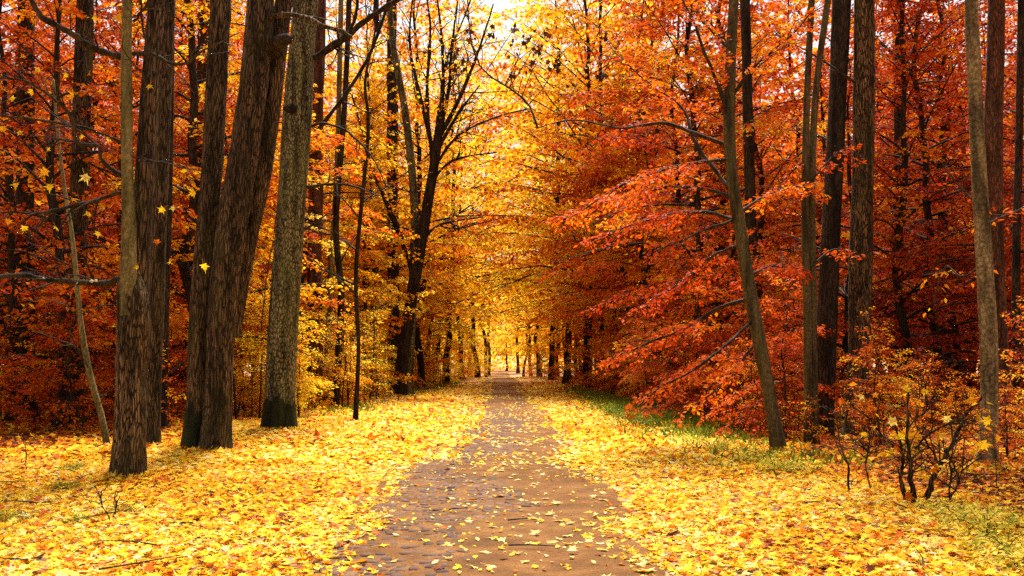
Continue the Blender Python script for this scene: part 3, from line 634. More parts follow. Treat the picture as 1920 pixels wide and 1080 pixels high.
# B  plain trunk behind it
e, b = hero('tree', 'reddish brown plated trunk just behind the stout forked trunk', (286, 838)); YB = b[1]
me, s = stem_mesh('trunk', b, [(286, 838, 27), (289, 700, 27), (294, 560, 28), (299, 400, 28), (307, 200, 27), (316, 0, 26), (317, -20, 26)], YB, 'bark_oak', 9, htop=16, seg=48); link('trunk', me, e); top_crown(e, b, s, 'leaf_orange', 1, .8)

# C  the big oak with three stems
e, b = hero('oak_tree', 'big old brown oak forking into three heavy stems with mossy edges', (382, 845)); YC = b[1]
me, s = stem_mesh('stem', b, [(368, 848, 48), (372, 740, 42), (376, 600, 40), (384, 470, 37), (397, 330, 38), (404, 180, 38), (410, 60, 38), (412, -20, 38)], YC + .15, 'bark_oak', 13, htop=17, seg=64, furrow=.07, flare=.5); link('stem', me, e); moss_collar(e, s, ((13, 48 / 2 * (YC + .15) / F), dict(furrow=.07, flare=.5)), 64, .6, 7); top_crown(e, b, s, 'leaf_orange', 0, .6)
me, s = stem_mesh('stem', b, [(404, 848, 50), (409, 740, 52), (415, 620, 54), (425, 500, 57), (442, 380, 58), (464, 240, 55), (480, 110, 52), (490, -20, 50)], YC - .12, 'bark_oak', 14, htop=18, seg=72, furrow=.08, flare=.45); link('stem', me, e); top_crown(e, b, s, 'leaf_amber', 1, .6)
me, s = stem_mesh('stem', b, [(440, 620, 20), (466, 460, 28), (489, 340, 34), (505, 230, 36), (517, 130, 36), (530, 20, 34), (536, -20, 34)], YC + .25, 'bark_oak', 15, htop=15, seg=56, furrow=.07, flare=0); link('stem', me, e)
mb = MB(); tube(mb, np.array([P(505, 95, YC), P(522, 78, YC - .25), P(541, 72, YC - .4)]) - b, [.16, .13, .09], 14, fn=bark_fn(17, .12, .12, 9, 4, 0)); link('broken_stub', mb.mesh('broken_stub', M['bark_dark']), e)
branch(e, b, [(508, 32, YC - .2), (545, 28, YC - .5), (575, 32, YC - .7), (610, 46, YC - .8), (640, 55, YC - .8), (658, 66, YC - .8)], .055, .03, 'bark_brown', seed=41, tw=(1, .7, 5, .014))
branch(e, b, [(492, 590, YC), (500, 520, YC - .1), (512, 440, YC - .2), (518, 380, YC - .2)], .012, .006, seed=42, tw=(0, .3, 4, .006))

# D  grey olive trunk
e, b = hero('tree', 'straight olive grey trunk with plated bark and small burl, dark at its foot', (522, 806)); YD = b[1]
me, s = stem_mesh('trunk', b, [(521, 808, 50), (524, 740, 53), (528, 640, 55), (538, 500, 55), (548, 350, 54), (558, 200, 52), (567, 80, 50), (574, -20, 48)], YD, 'bark_olive', 19, htop=21, seg=72, furrow=.022, nth=26, fz=6, flare=.5, flare_h=.45); link('trunk', me, e); moss_collar(e, s, ((19, 50 / 2 * YD / F), dict(furrow=.022, nth=26, fz=6, flare=.5, flare_h=.45)), 72, .55, 5); top_crown(e, b, s, 'leaf_yellow', 1, 1.1)
mb = MB(); tube(mb, np.array([P(556, 205, YD), P(548, 206, YD - .3), P(533, 203, YD - .38)]) - b, [.12, .12, .05], 12, fn=bark_fn(21, .1, .25, 7, 9, 0)); link('burl', mb.mesh('burl', M['bark_dark']), e)
branch(e, b, [(590, 110, YD), (615, 92, YD - .2), (650, 70, YD - .5), (700, 30, YD - .8), (770, -15, YD - 1)], .09, .05, 'bark_dark', seed=44, tw=(2, 1.4, 9, .02))
branch(e, b, [(650, 68, YD - .5), (668, 25, YD - .6), (672, -20, YD - .6)], .045, .03, 'bark_dark', seed=45, tw=(1, 1.2, 5, .014))
branch(e, b, [(585, 236, YD), (605, 230, YD - .2), (650, 245, YD - .5), (700, 300, YD - .8), (722, 345, YD - .9)], .035, .012, seed=46, tw=(1, .9, 8, .012))
branch(e, b, [(575, 350, YD), (620, 345, YD - .3), (668, 350, YD - .6), (715, 370, YD - .9)], .04, .012, seed=47, tw=(1, .8, 6, .012))
branch(e, b, [(572, 430, YD), (592, 415, YD - .2), (612, 400, YD - .3)], .035, .014, seed=48, tw=(1, .6, 3, .01))
branch(e, b, [(598, 240, YD + .5), (640, 190, YD + .2), (690, 110, YD), (722, 20, YD), (735, -20, YD)], .05, .035, 'bark_dark', seed=49, tw=(1, 1.2, 8, .014))

# G  dark vase shaped tree by the bend of the left verge
e, b = hero('tree', 'dark vase shaped tree with many fanning bare limbs, on the left verge', (752, 742)); YG = b[1]
me, s = stem_mesh('stem', b, [(748, 744, 27), (756, 660, 24), (768, 580, 22), (785, 480, 21), (802, 380, 20), (818, 280, 18), (828, 200, 14)], YG, 'bark_dark', 23, seg=32, furrow=.05); link('stem', me, e)
me, s = stem_mesh('stem', b, [(764, 744, 20), (769, 640, 18), (774, 540, 18), (778, 430, 16), (772, 320, 15), (758, 200, 14), (738, 90, 12), (728, -20, 10)], YG + .3, 'bark_olive', 24, htop=21, seg=24); link('stem', me, e); top_crown(e, b, s, 'leaf_lemon', 0, 1.0)
for k, pl in enumerate([[(820, 265), (832, 150), (828, 60), (820, -20)], [(818, 275), (840, 180), (848, 90), (862, -20)], [(822, 262), (866, 175), (900, 90), (925, 10)], [(816, 290), (858, 215), (900, 160)], [(815, 300), (790, 190), (770, 90), (775, -10)], [(812, 310), (800, 200), (805, 60), (795, -20)], [(808, 330), (850, 262), (915, 225), (990, 205)], [(805, 345), (850, 300), (930, 285)], [(824, 240), (836, 120), (876, 20), (890, -20)], [(790, 450), (830, 420), (905, 408)], [(778, 545), (760, 470), (735, 400), (700, 340), (640, 300)], [(780, 520), (742, 430), (700, 320), (650, 140)]]):
    branch(e, b, [(x, y, YG - .25 * j) for j, (x, y) in enumerate(pl)], .12 if k < 6 else .08, .03, 'bark_dark', seed=50 + k, tw=(2, 2.0, 8, .03),
           leafy=('leaf_yellow', .16, BROAD), step=.12, sub_step=.4, sub_len=.3, wood=False, spread=.4, tilt=.8, keep=.6)

# I  beech with long drooping limbs on the right
e, b = hero('beech_tree', 'slender dark beech curving upward with long leafy limbs over the right verge', (1458, 848)); YI = b[1]
me, s = stem_mesh('trunk', b, [(1462, 850, 26), (1446, 760, 24), (1424, 640, 25), (1405, 540, 25), (1388, 430, 24), (1374, 340, 23), (1368, 240, 22), (1370, 120, 20), (1376, -20, 18)], YI, 'bark_beech', 27, htop=14, seg=32, furrow=.02); link('trunk', me, e); top_crown(e, b, s, 'leaf_scarlet', 0, .8)
LB = [([(1366, 222), (1345, 150), (1318, 95), (1300, 40), (1272, -20)], .045, 'leaf_orange'), ([(1366, 352), (1335, 310), (1300, 260), (1280, 205), (1235, 165), (1170, 112)], .045, 'leaf_orange'),
      ([(1362, 272), (1310, 252), (1250, 232), (1165, 240), (1080, 226), (1008, 240)], .04, None), ([(1362, 300), (1330, 298), (1260, 310), (1160, 345), (1060, 410)], .03, 'leaf_orange'),
      ([(1368, 368), (1320, 355), (1240, 352), (1150, 372), (1020, 415)], .035, 'leaf_orange'), ([(1376, 412), (1330, 400), (1260, 402), (1180, 425), (1095, 455)], .035, 'leaf_scarlet'),
      ([(1378, 412), (1330, 430), (1270, 455), (1210, 475)], .03, 'leaf_scarlet'), ([(1392, 460), (1340, 480), (1290, 520), (1180, 590)], .035, 'leaf_scarlet'), ([(1402, 560), (1350, 580), (1290, 620), (1200, 660), (1130, 690)], .035, 'leaf_scarlet'),
      ([(1412, 600), (1370, 640), (1310, 690), (1240, 730), (1190, 770)], .03, 'leaf_scarlet'), ([(1420, 640), (1380, 690), (1330, 740), (1270, 790)], .025, 'leaf_scarlet'), ([(1380, 400), (1430, 370), (1490, 350), (1540, 360)], .03, 'leaf_scarlet'), ([(1372, 180), (1420, 120), (1480, 70), (1530, 20)], .035, 'leaf_orange'), ([(1398, 520), (1450, 500), (1510, 510)], .025, 'leaf_scarlet'), ([(1368, 90), (1320, 40), (1290, -20)], .03, 'leaf_orange')]
for k, (pl, r0, m) in enumerate(LB):
    yd = [YI + (1.6 if k % 2 else .6) * j / (len(pl) - 1) * (1 if k % 3 else -1) for j in range(len(pl))]
    kw = dict(leafy=(m, .095), step=.017, sub_step=.17, sub_len=.36, start=.22) if m else {}
    branch(e, b, [(x, y, d) for (x, y), d in zip(pl, yd)], r0, .008, seed=70 + k, tw=(1, .5, 8, .008), **kw)
o, p = branch(e, b, [(1008, 240, YI + .6), (985, 195, YI + .7), (950, 165, YI + .7), (905, 135, YI + .8), (880, 85, YI + .9), (872, 20, YI + 1), (868, -20, YI + 1)], .022, .012, seed=90, tw=(2, .7, 12, .008))
ANC = np.vstack([p, smooth(np.array([P(x, y, YI + .6) for x, y in LB[2][0]]), 30) - b, smooth(np.array([P(x, y, YI + .6) for x, y in LB[1][0]]), 30) - b])
for k, (px, py, n) in enumerate([(962, 62, 10), (985, 75, 8), (1005, 90, 12), (1015, 110, 8), (1045, 120, 10), (985, 130, 6), (960, 140, 6), (1130, 140, 8), (1080, 165, 5), (1130, 60, 4), (1235, 170, 6), (1205, 218, 5), (1310, 165, 8), (965, 105, 8), (1022, 60, 6), (880, 60, 7), (870, 110, 7), (850, 95, 6), (1240, 238, 7), (925, 60, 6), (860, 130, 6)]):
    T = Tree(910 + k); c = P(px, py, YI + .7) - b; q = c + T.r.normal(0, .07, (n, 3)); T.pos.append(q); T.dir.append(T.r.normal(0, .6, (n, 3)) + [0, 0, -1.0]); T.nrm.append(T.r.normal(0, 1, (n, 3)))
    a = ANC[np.argmin(np.linalg.norm(ANC - c - [0, 0, -.25], axis=1))]; m = (a + c) / 2 + T.r.normal(0, .08, 3)
    tube(T.wood, smooth(np.array([a, m, c + [0, 0, .06], c + T.r.normal(0, .1, 3)]), 9), np.linspace(.010, .004, 9), 5)
    o = link('twig', T.wood.mesh('twig', M['twig']), e); link('dry_leaves', T.leaf_mesh('dry_leaves', MAPLE, .15), o, mat=M['leaf_dry'])

# J  two thin olive stems
e, b = hero('tree', 'pair of thin olive stems rising side by side right of the beech', (1522, 836)); YJ = b[1]
me, s = stem_mesh('stem', b, [(1515, 838, 15), (1514, 600, 15), (1509, 420, 14), (1512, 220, 13), (1522, 0, 12)], YJ, 'bark_beech', 33, htop=13, seg=20, furrow=.03); link('stem', me, e)
me, s = stem_mesh('stem', b, [(1528, 837, 14), (1524, 560, 14), (1522, 350, 13), (1530, 170, 13), (1548, 30, 13), (1552, -20, 13)], YJ + .1, 'bark_beech', 34, htop=14, seg=20, furrow=.03); link('stem', me, e); top_crown(e, b, s, 'leaf_scarlet', 0, .7)
for k, pl in enumerate([[(1510, 300), (1480, 330), (1440, 360)], [(1512, 280), (1475, 300), (1440, 250)], [(1522, 340), (1570, 290), (1610, 310)], [(1520, 500), (1560, 470), (1600, 480)]]):
    branch(e, b, [(x, y, YJ + .2 * j) for j, (x, y) in enumerate(pl)], .02, .006, seed=96 + k, tw=(1, .4, 5, .007), leafy=('leaf_scarlet', .10), step=.022)

# M  pale barked tree, right
e, b = hero('birch_tree', 'pale ochre birch trunk with dark ringed bark beside the reddish pine', (1852, 880)); YM = b[1]
me, s = stem_mesh('trunk', b, [(1850, 884, 32), (1855, 760, 30), (1853, 620, 31), (1844, 450, 29), (1835, 300, 27), (1828, 140, 26), (1822, -20, 24)], YM, 'bark_ochre', 37, htop=15, seg=48, furrow=.035, nth=12, fz=8); link('trunk', me, e); top_crown(e, b, s, 'leaf_deep', 1, .8)
branch(e, b, [(1838, 280, YM), (1856, 255, YM - .1), (1864, 220, YM - .2), (1880, 160, YM - .2)], .012, .005, seed=110, tw=(1, .4, 5, .005))
for k, pl in enumerate([[(1840, 390), (1800, 350), (1760, 300)], [(1846, 500), (1800, 520), (1770, 500), (1750, 560)], [(1850, 420), (1890, 400), (1930, 380)]]):
    branch(e, b, [(x, y, YM + .3 * j) for j, (x, y) in enumerate(pl)], .018, .005, seed=112 + k, tw=(1, .4, 5, .006), leafy=('leaf_orange', .10), step=.06)

# thin bent sapling, far left
e, b = hero('sapling', 'thin bare sapling bent like a bow between the left trunks', (204, 836)); YS = b[1]
me, s = stem_mesh('trunk', b, [(204, 838, 11), (190, 780, 11), (168, 700, 11), (152, 610, 10), (145, 540, 9), (136, 450, 8), (122, 360, 7), (108, 250, 6), (100, 150, 5)], YS, 'bark_smooth', 41, seg=14, furrow=.02, flare=.2); link('trunk', me, e)
for k, pl in enumerate([[(150, 600), (120, 570), (70, 560), (40, 580)], [(160, 660), (110, 640), (60, 620)], [(172, 700), (140, 640), (128, 610)], [(185, 765), (200, 735), (215, 720)], [(140, 500), (100, 480), (60, 440)]]):
    branch(e, b, [(x, y, YS - .2 * j) for j, (x, y) in enumerate(pl)], .014, .005, seed=120 + k, tw=(1, .4, 4, .005))

# tall plain trunks further in
def tall_trunk(name, label, pix, bark, seed, crown, htop=22, csc=1.1, stubs=0):
    px, py, w = pix[0]; b = G(px, py); e = link(name, None, loc=b); tag(e, label, 'tree')
    me, s = stem_mesh('trunk', b, pix, b[1], bark, seed, htop=htop, seg=28, ring=.12, nth=12, flare=.35); link('trunk', me, e); top_crown(e, b, s, crown, seed % 2, csc)
    r = np.random.default_rng(seed)
    for k in range(stubs):
        i = r.integers(len(s) // 8, len(s) // 2); az = r.uniform(0, 6.28); L = r.uniform(1.0, 2.6)
        lp = limb_pts(r, s[i, :3], az, R(r.uniform(5, 45)), L, .1); mb = MB(); tube(mb, lp, np.linspace(.035, .006, len(lp)), 5); twigs(mb, r, lp, 1, .6, 5, .01); link('branch', mb.mesh('branch', M['twig']), e)
    return e
tall_trunk('tree', 'dark straight trunk standing nearest the left edge of the picture', [(48, 784, 36), (46, 500, 34), (48, 200, 32), (50, -20, 30)], 'bark_dark', 201, 'leaf_rust', stubs=4)
tall_trunk('tree', 'dark brown straight trunk left of the bent sapling', [(138, 802, 44), (142, 600, 38), (150, 300, 34), (160, -20, 32)], 'bark_oak', 202, 'leaf_rust', stubs=3)
tall_trunk('tree', 'thin black trunk between the stout brown trunk and the oak', [(306, 805, 15), (310, 600, 13), (318, 300, 13), (322, -20, 12)], 'bark_dark', 203, 'leaf_orange', stubs=2)
tall_trunk('tree', 'grey trunk half hidden behind the left stem of the oak', [(370, 770, 24), (374, 500, 24), (380, 200, 23), (384, -20, 22)], 'bark_oak', 204, 'leaf_orange')
tall_trunk('pine_tree', 'red brown pine trunk just right of the olive grey trunk', [(590, 765, 30), (590, 500, 28), (594, 200, 27), (598, -20, 26)], 'bark_red', 205, 'leaf_olive')
tall_trunk('tree', 'slim olive trunk beside the red brown pine on the left', [(612, 760, 11), (618, 560, 11), (632, 300, 10), (640, -20, 9)], 'bark_smooth', 206, 'leaf_yellow', stubs=3)
tall_trunk('tree', 'wavy black trunk behind the yellow saplings on the left', [(628, 765, 14), (640, 560, 13), (630, 420, 12), (646, 200, 11), (655, -20, 10)], 'bark_dark', 207, 'leaf_yellow', stubs=4)
tall_trunk('tree', 'slender black trunk among yellow saplings left of the vase shaped tree', [(666, 790, 9), (672, 650, 8), (668, 500, 8), (690, 250, 7)], 'bark_dark', 208, 'leaf_yellow', htop=12, csc=.6, stubs=5)
tall_trunk('tree', 'thick dark trunk directly behind the vase shaped tree', [(738, 735, 24), (738, 560, 22), (735, 300, 20), (735, -20, 18)], 'bark_dark', 209, 'leaf_orange')
tall_trunk('tree', 'thin dark leaning trunk beside the green bush at the path', [(812, 718, 10), (822, 640, 9), (828, 560, 8), (835, 430, 7)], 'bark_dark', 210, 'leaf_yellow', htop=16, csc=.8, stubs=5)
tall_trunk('tree', 'nearly black trunk just right of the two thin olive stems', [(1543, 818, 38), (1555, 500, 35), (1568, 250, 34), (1580, -20, 34)], 'bark_dark', 211, 'leaf_deep', stubs=3)
tall_trunk('tree', 'broad brown straight trunk in the middle of the right wood', [(1608, 814, 44), (1612, 600, 42), (1618, 300, 41), (1621, -20, 39)], 'bark_brown', 212, 'leaf_deep', stubs=2)
tall_trunk('tree', 'dark narrow trunk behind foliage between brown trunk and birch', [(1682, 780, 22), (1684, 500, 21), (1687, 200, 20), (1688, -20, 19)], 'bark_dark', 213, 'leaf_scarlet')
tall_trunk('tree', 'black trunk close behind the curving beech', [(1420, 792, 24), (1410, 500, 22), (1402, 200, 20), (1396, -20, 20)], 'bark_dark', 214, 'leaf_scarlet', stubs=2)
tall_trunk('pine_tree', 'reddish pine trunk standing behind the pale birch', [(1876, 830, 38), (1870, 600, 35), (1862, 300, 33), (1868, -20, 31)], 'bark_red', 215, 'leaf_deep')
tall_trunk('tree', 'thin black trunk at the right edge of the wood', [(1908, 815, 16), (1906, 500, 15), (1912, 200, 14), (1915, -20, 13)], 'bark_dark', 216, 'leaf_deep', stubs=2)

# P  maple shrub, lower right
e, b = hero('maple_shrub', 'low dark stemmed shrub holding large yellow and orange maple leaves', (1725, 945), 'shrub'); YP = b[1]
for k, (pl, r0, r1) in enumerate([([(1716, 948), (1710, 900), (1712, 850), (1705, 800), (1700, 730)], .045, .013), ([(1698, 935), (1692, 890), (1688, 850), (1670, 800)], .035, .012), ([(1736, 948), (1742, 900), (1765, 860), (1800, 800), (1830, 760), (1850, 735)], .05, .012), ([(1782, 940), (1788, 880), (1786, 800)], .02, .01), ([(1780, 935), (1792, 905), (1790, 860)], .016, .008), ([(1692, 850), (1640, 800), (1590, 765)], .018, .008), ([(1712, 845), (1760, 800), (1790, 790), (1830, 800)], .02, .008), ([(1592, 918), (1588, 860), (1575, 800), (1580, 720)], .018, .006), ([(1705, 800), (1740, 760), (1735, 720)], .014, .006), ([(1632, 915), (1625, 860), (1630, 800)], .012, .005), ([(1760, 870), (1720, 790), (1690, 770)], .014, .006)]):
    branch(e, b, [(x, y, YP - .06 * j + .1 * (k % 3)) for j, (x, y) in enumerate(pl)], r0 * .8, r1 * .8, 'bark_oak', seed=130 + k, tw=(1, .5, 9, .007), name='stem' if k < 3 else 'branch', leafy=('leaf_amber' if k % 2 else 'leaf_yellow', .085), step=.10, sub_step=.16, sub_len=.22, start=.35, spread=.2, tilt=.8, hang=.7, keep=.35)
k = 0
for (px, py, sz, m) in [(1697, 727, .13, 'yellow'), (1673, 789, .15, 'pale_yellow'), (1762, 812, .20, 'golden'), (1735, 734, .10, 'yellow'), (1776, 783, .13, 'pale_yellow'), (1820, 750, .13, 'golden'), (1830, 777, .16, 'golden'), (1853, 787, .15, 'yellow'), (1842, 832, .17, 'yellow'), (1810, 813, .15, 'orange'), (1752, 875, .18, 'orange'), (1700, 812, .17, 'golden'), (1715, 815, .15, 'golden'), (1690, 820, .15, 'yellow'), (1672, 850, .15, 'yellow'), (1680, 836, .14, 'orange'), (1705, 838, .12, 'yellow'), (1660, 850, .12, 'golden'), (1735, 840, .12, 'orange'), (1626, 762, .12, 'orange'), (1577, 750, .10, 'orange'), (1616, 742, .09, 'pale_yellow'), (1780, 750, .11, 'orange'), (1720, 752, .11, 'golden'), (1870, 820, .12, 'golden'), (1824, 846, .10, 'yellow'), (1703, 928, .14, 'orange'), (1733, 892, .13, 'yellow'), (1725, 880, .10, 'yellow'), (1620, 812, .10, 'yellow'), (1640, 740, .08, 'golden'), (1650, 720, .08, 'golden')]:
    hang_leaf(e, b, px, py, YP - .15 + .4 * ((k * 37) % 10) / 10, sz * 1.2, m, 400 + k, .5); k += 1

# ------------------------------------------------------------------ the wood on both sides
r = np.random.default_rng(909)
taken = []
def scatter(n, xr, yr, mind, tries=4000):
    out = []
    for _ in range(tries):
        if len(out) >= n: break
        y = r.uniform(*yr); x = r.uniform(*xr)
        if abs(x) > .60 * y + 4: continue
        if all((x - a)**2 + (y - c)**2 > mind**2 for a, c in taken): taken.append((x, y)); out.append((x, y))
    return out

for i, (x, y) in enumerate([(-16, 14), (-20, 20), (-24, 27), (11.5, 13), (16, 15), (20, 22), (25, 28), (-18, 6), (18, 6)]):  # trees out of view on both sides, added to shade the wood
    taken.append((x, y)); place('forest_tree', TALL[i % 4], x, y, i * 1.3, .9 + .1 * (i % 3), ['leaf_orange', 'leaf_scarlet', 'leaf_amber'][i % 3], 'bark_dark', 'unseen forest tree with {c} crown, added for shade beside the near verge', 'tree', 'unseen shade trees beside the near verge')
# young beeches and maples that fill the edge of the wood
for i, (x, y) in enumerate([(6.6, 27.5), (10.2, 25.5), (6.0, 31), (8.6, 26), (12.8, 20.5), (5.6, 35), (7.5, 33), (11.5, 27), (9.8, 31), (12.5, 23.5), (5.8, 41), (8.2, 39), (13.5, 31), (15.5, 27), (11.2, 37)]):
    taken.append((x, y)); place('beech_tree', BEECH[i % 5], x, y, r.uniform(0, 6.28), r.uniform(1.0, 1.35), ('leaf_orange' if y > 27 else 'leaf_scarlet') if x < 10 else 'leaf_deep', 'bark_dark', ('young beech with layered orange leaves along the right verge' if y > 27 else 'young beech with layered scarlet leaves along the right edge of the wood') if x < 10 else 'young beech with deep red leaves further inside the right wood', 'tree', 'young beeches of the right wood')
for (x, y) in scatter(40, (9, 34), (26, 62), 2.3):
    place('beech_tree', BEECH[r.integers(5)], x, y, r.uniform(0, 6.28), r.uniform(1.05, 1.45), 'leaf_deep' if x > .36 * y else ('leaf_scarlet' if r.random() < .6 else 'leaf_orange'), 'bark_dark', 'beech of the right wood showing only as {c} foliage', 'tree', 'beeches deep in the right wood')
for i, (x, y) in enumerate([(-8.6, 27), (-10.5, 23.5), (-13, 26), (-9.5, 32), (-12, 30), (-15.5, 30), (-17, 34), (-11, 37), (-14, 36), (-7.8, 34), (-8.5, 41), (-18, 29), (-20, 34)]):
    taken.append((x, y)); place('beech_tree', BEECH[(i + 2) % 5], x, y, r.uniform(0, 6.28), r.uniform(1.1, 1.5), 'leaf_rust' if x < -9 else 'leaf_yellow', 'bark_dark', 'young beech with rust red leaves behind the left trunks' if x < -9 else 'young beech with yellow leaves right of the olive grey trunk', 'tree', 'young beeches of the left wood')
for (x, y) in scatter(44, (-36, -9), (28, 64), 2.3):
    place('beech_tree', BEECH[r.integers(5)], x, y, r.uniform(0, 6.28), r.uniform(1.1, 1.5), 'leaf_rust' if x < -.30 * y else ('leaf_orange' if r.random() < .6 else 'leaf_amber'), 'bark_dark', 'beech of the left wood showing only as {c} foliage', 'tree', 'beeches deep in the left wood')
for i, (x, y) in enumerate([(-6.6, 46), (-7.4, 53), (-6.2, 60), (-6.8, 67), (5.6, 48), (6.4, 55), (5.4, 62), (6.2, 70), (-9, 49), (8.4, 51), (-9.5, 60), (8.8, 62)]):
    taken.append((x, y)); place('maple_tree', MAPLET[i % 3], x, y, r.uniform(0, 6.28), r.uniform(.95, 1.2), ['leaf_yellow', 'leaf_lemon'][i % 2] if x < 0 else ['leaf_orange', 'leaf_yellow', 'leaf_amber'][i % 3], 'bark_dark', 'young maple with golden leaves at the left of the narrowing path' if x < 0 else 'young maple with golden leaves at the right of the narrowing path', 'tree', 'young maples beside the narrowing path')
for i, (x, y) in enumerate([(-6.6, 56), (5.8, 45), (5.2, 57), (-6.0, 68), (5.2, 80), (-5.8, 90), (5.4, 96), (-5.4, 106), (4.6, 108)]):
    taken.append((x, y)); place('maple_tree', ARCH[i % 3], x, y, r.uniform(0, 6.28), r.uniform(.95, 1.15), ['leaf_yellow', 'leaf_lemon'][i % 2] if i != 1 else 'leaf_orange', 'bark_dark', 'tall yellow maple arching over the far path' if i != 1 else 'orange maple arching from the right where the path narrows', 'tree', 'maples arching over the path')
for (x, y) in scatter(48, (7.5, 48), (27, 112), 3.7):
    place('forest_tree', TALL[r.integers(4)], x, y, r.uniform(0, 6.28), r.uniform(.9, 1.15), (['leaf_orange', 'leaf_deep', 'leaf_scarlet'] if x > .3 * y else ['leaf_orange', 'leaf_yellow', 'leaf_amber'])[r.integers(3)], 'bark_dark', 'tall tree with high {c} crown deep in the right wood', 'tree', 'tall trees of the right wood')
for (x, y) in scatter(48, (-48, -8), (27, 112), 3.7):
    place('forest_tree', TALL[r.integers(4)], x, y, r.uniform(0, 6.28), r.uniform(.9, 1.15), (['leaf_rust', 'leaf_orange', 'leaf_amber'] if x < -.3 * y else ['leaf_yellow', 'leaf_lemon', 'leaf_amber'])[r.integers(3)], 'bark_dark', 'tall tree with high {c} crown deep in the left wood', 'tree', 'tall trees of the left wood')
for i, (x, y) in enumerate([(-9, 132), (-3.5, 150), (4, 138), (10, 146), (-15, 145), (1, 165), (16, 135), (-7, 170), (-1, 185), (-12, 160), (7, 175), (-6, 141), (1.5, 128), (13, 165)]):
    place('forest_tree', [ARCH, TALL][i % 2][i % 3], x, y, r.uniform(0, 6.28), r.uniform(1.0, 1.2), ['leaf_lemon', 'leaf_yellow'][i % 2], 'bark_oak', 'pale yellow tree in the bright clearing at the end of the path', 'tree', 'trees in the far clearing')

for i, (x, y, m) in enumerate([(-7.0, 50, 'leaf_yellow'), (6.8, 47, 'leaf_orange'), (-6.6, 63, 'leaf_yellow'), (6.4, 59, 'leaf_yellow'), (-6.4, 76, 'leaf_yellow'), (6.2, 73, 'leaf_lemon'), (-6.0, 94, 'leaf_lemon'), (6.0, 88, 'leaf_yellow'), (7.4, 36, 'leaf_orange'), (-5.2, 57, 'leaf_amber'), (4.8, 64, 'leaf_amber'), (-4.6, 70, 'leaf_lemon'), (4.6, 80, 'leaf_yellow'), (-4.4, 86, 'leaf_yellow'), (4.4, 98, 'leaf_lemon'), (5.2, 53, 'leaf_yellow'), (-3.2, 122, 'leaf_lemon'), (2.4, 126, 'leaf_lemon'), (3.8, 71, 'leaf_yellow'), (3.4, 85, 'leaf_lemon'), (-3.4, 99, 'leaf_yellow'), (3.0, 110, 'leaf_lemon'), (4.4, 58, 'leaf_yellow')]):
    place('maple_tree', SPAN[i % 3], x, y, r.uniform(0, 6.28), r.uniform(1.0, 1.15) if i < 9 else r.uniform(1.35, 1.5) * (1.12 if i >= 18 else 1), m, 'bark_dark', 'spreading {c} maple of the ' + ('left' if x < 0 else 'right') + ' side, its limbs meeting over the path', 'tree', 'spreading maples over the path')
# saplings and low undergrowth
LOW = [gen_tree(260 + k, H, .03, nl, .15, Lm, .09, RHOMB, step=.018, sub_step=.16, seg=6, el0=30, droop=.35) for k, (H, nl, Lm) in enumerate([(3.6, 30, 1.9), (4.4, 34, 2.1), (2.8, 26, 1.6)])]
for i, (x, y) in enumerate([(5.6, 20.5), (5.3, 23), (6.3, 25.2), (5.0, 26.5), (6.7, 22.2), (5.2, 30), (7.8, 24), (6.9, 18.6), (8.6, 21), (9.8, 19), (5.0, 34)]):
    place('beech_bush', LOW[i % 3], x, y, r.uniform(0, 6.28), r.uniform(.8, 1.1) if x < 5.8 else r.uniform(.45, .7), ['leaf_scarlet', 'leaf_scarlet', 'leaf_deep'][i % 3], 'twig', 'low bushy beech with red leaves reaching the ground under the right trees', 'bush', 'red beech bushes at the right edge of the wood')
for i, (x, y) in enumerate([(-6.4, 29), (-7.4, 33), (-6.3, 36), (-7.0, 40), (-6.2, 44), (-8.4, 30.5), (-6.6, 49), (-7.8, 37), (-6.0, 55), (-5.0, 70), (-4.6, 80), (-4.2, 90), (-4.0, 101), (-5.6, 62), (-3.8, 108), (-3.6, 114), (-4.9, 75), (-4.4, 85), (-4.2, 95), (-5.2, 66)]):
    place('maple_bush', LOW[(i + 1) % 3], x, y, r.uniform(0, 6.28), r.uniform(.7, 1.0), ['leaf_lemon', 'leaf_lemon', 'leaf_yellow'][i % 3], 'twig', 'low yellow bush between olive grey trunk and vase shaped tree' if y < 46 else 'low yellow bush beyond the vase shaped tree', 'bush', 'yellow bushes along the left verge')
for i, (x, y) in enumerate([(4.6, 52), (4.4, 60), (4.2, 69), (4.0, 78), (3.6, 88), (3.2, 98), (5.0, 45), (4.9, 39), (3.2, 106), (2.9, 113), (2.2, 119)]):
    place('maple_bush', LOW[i % 3], x, y, r.uniform(0, 6.28), r.uniform(.7, 1.0), ['leaf_amber', 'leaf_yellow', 'leaf_olive'][i % 3], 'twig', 'low orange and yellow bush far along the right verge', 'bush', 'bushes far along the right verge')
for i, (x, y) in enumerate([(-12, 21.5), (-14.5, 24.5), (-10.8, 27.5), (-17, 27), (-9.6, 21.8), (-13.2, 29), (-8.2, 24)]):
    place('beech_bush', LOW[i % 3], x, y, r.uniform(0, 6.28), r.uniform(.6, .9), ['leaf_rust', 'leaf_deep'][i % 2], 'twig', 'low rust red bush on the dim floor behind the left trunks', 'bush', 'rust bushes of the left wood')
def saplings(n, xr, yr, leaf, label, group, mind=.55, sc=(.8, 1.25), pick=(0, 5)):
    out = []; tries = 0
    while len(out) < n and tries < 5000:
        tries += 1; y = r.uniform(*yr); x = r.uniform(*xr)
        if abs(x) > .56 * y + .5 or any((x - a)**2 + (y - c)**2 < mind**2 for a, c in out): continue
        out.append((x, y)); place('sapling', SAP[r.integers(*pick)], x, y, r.uniform(0, 6.28), r.uniform(*sc), leaf[r.integers(len(leaf))], 'twig', label, 'sapling', group)
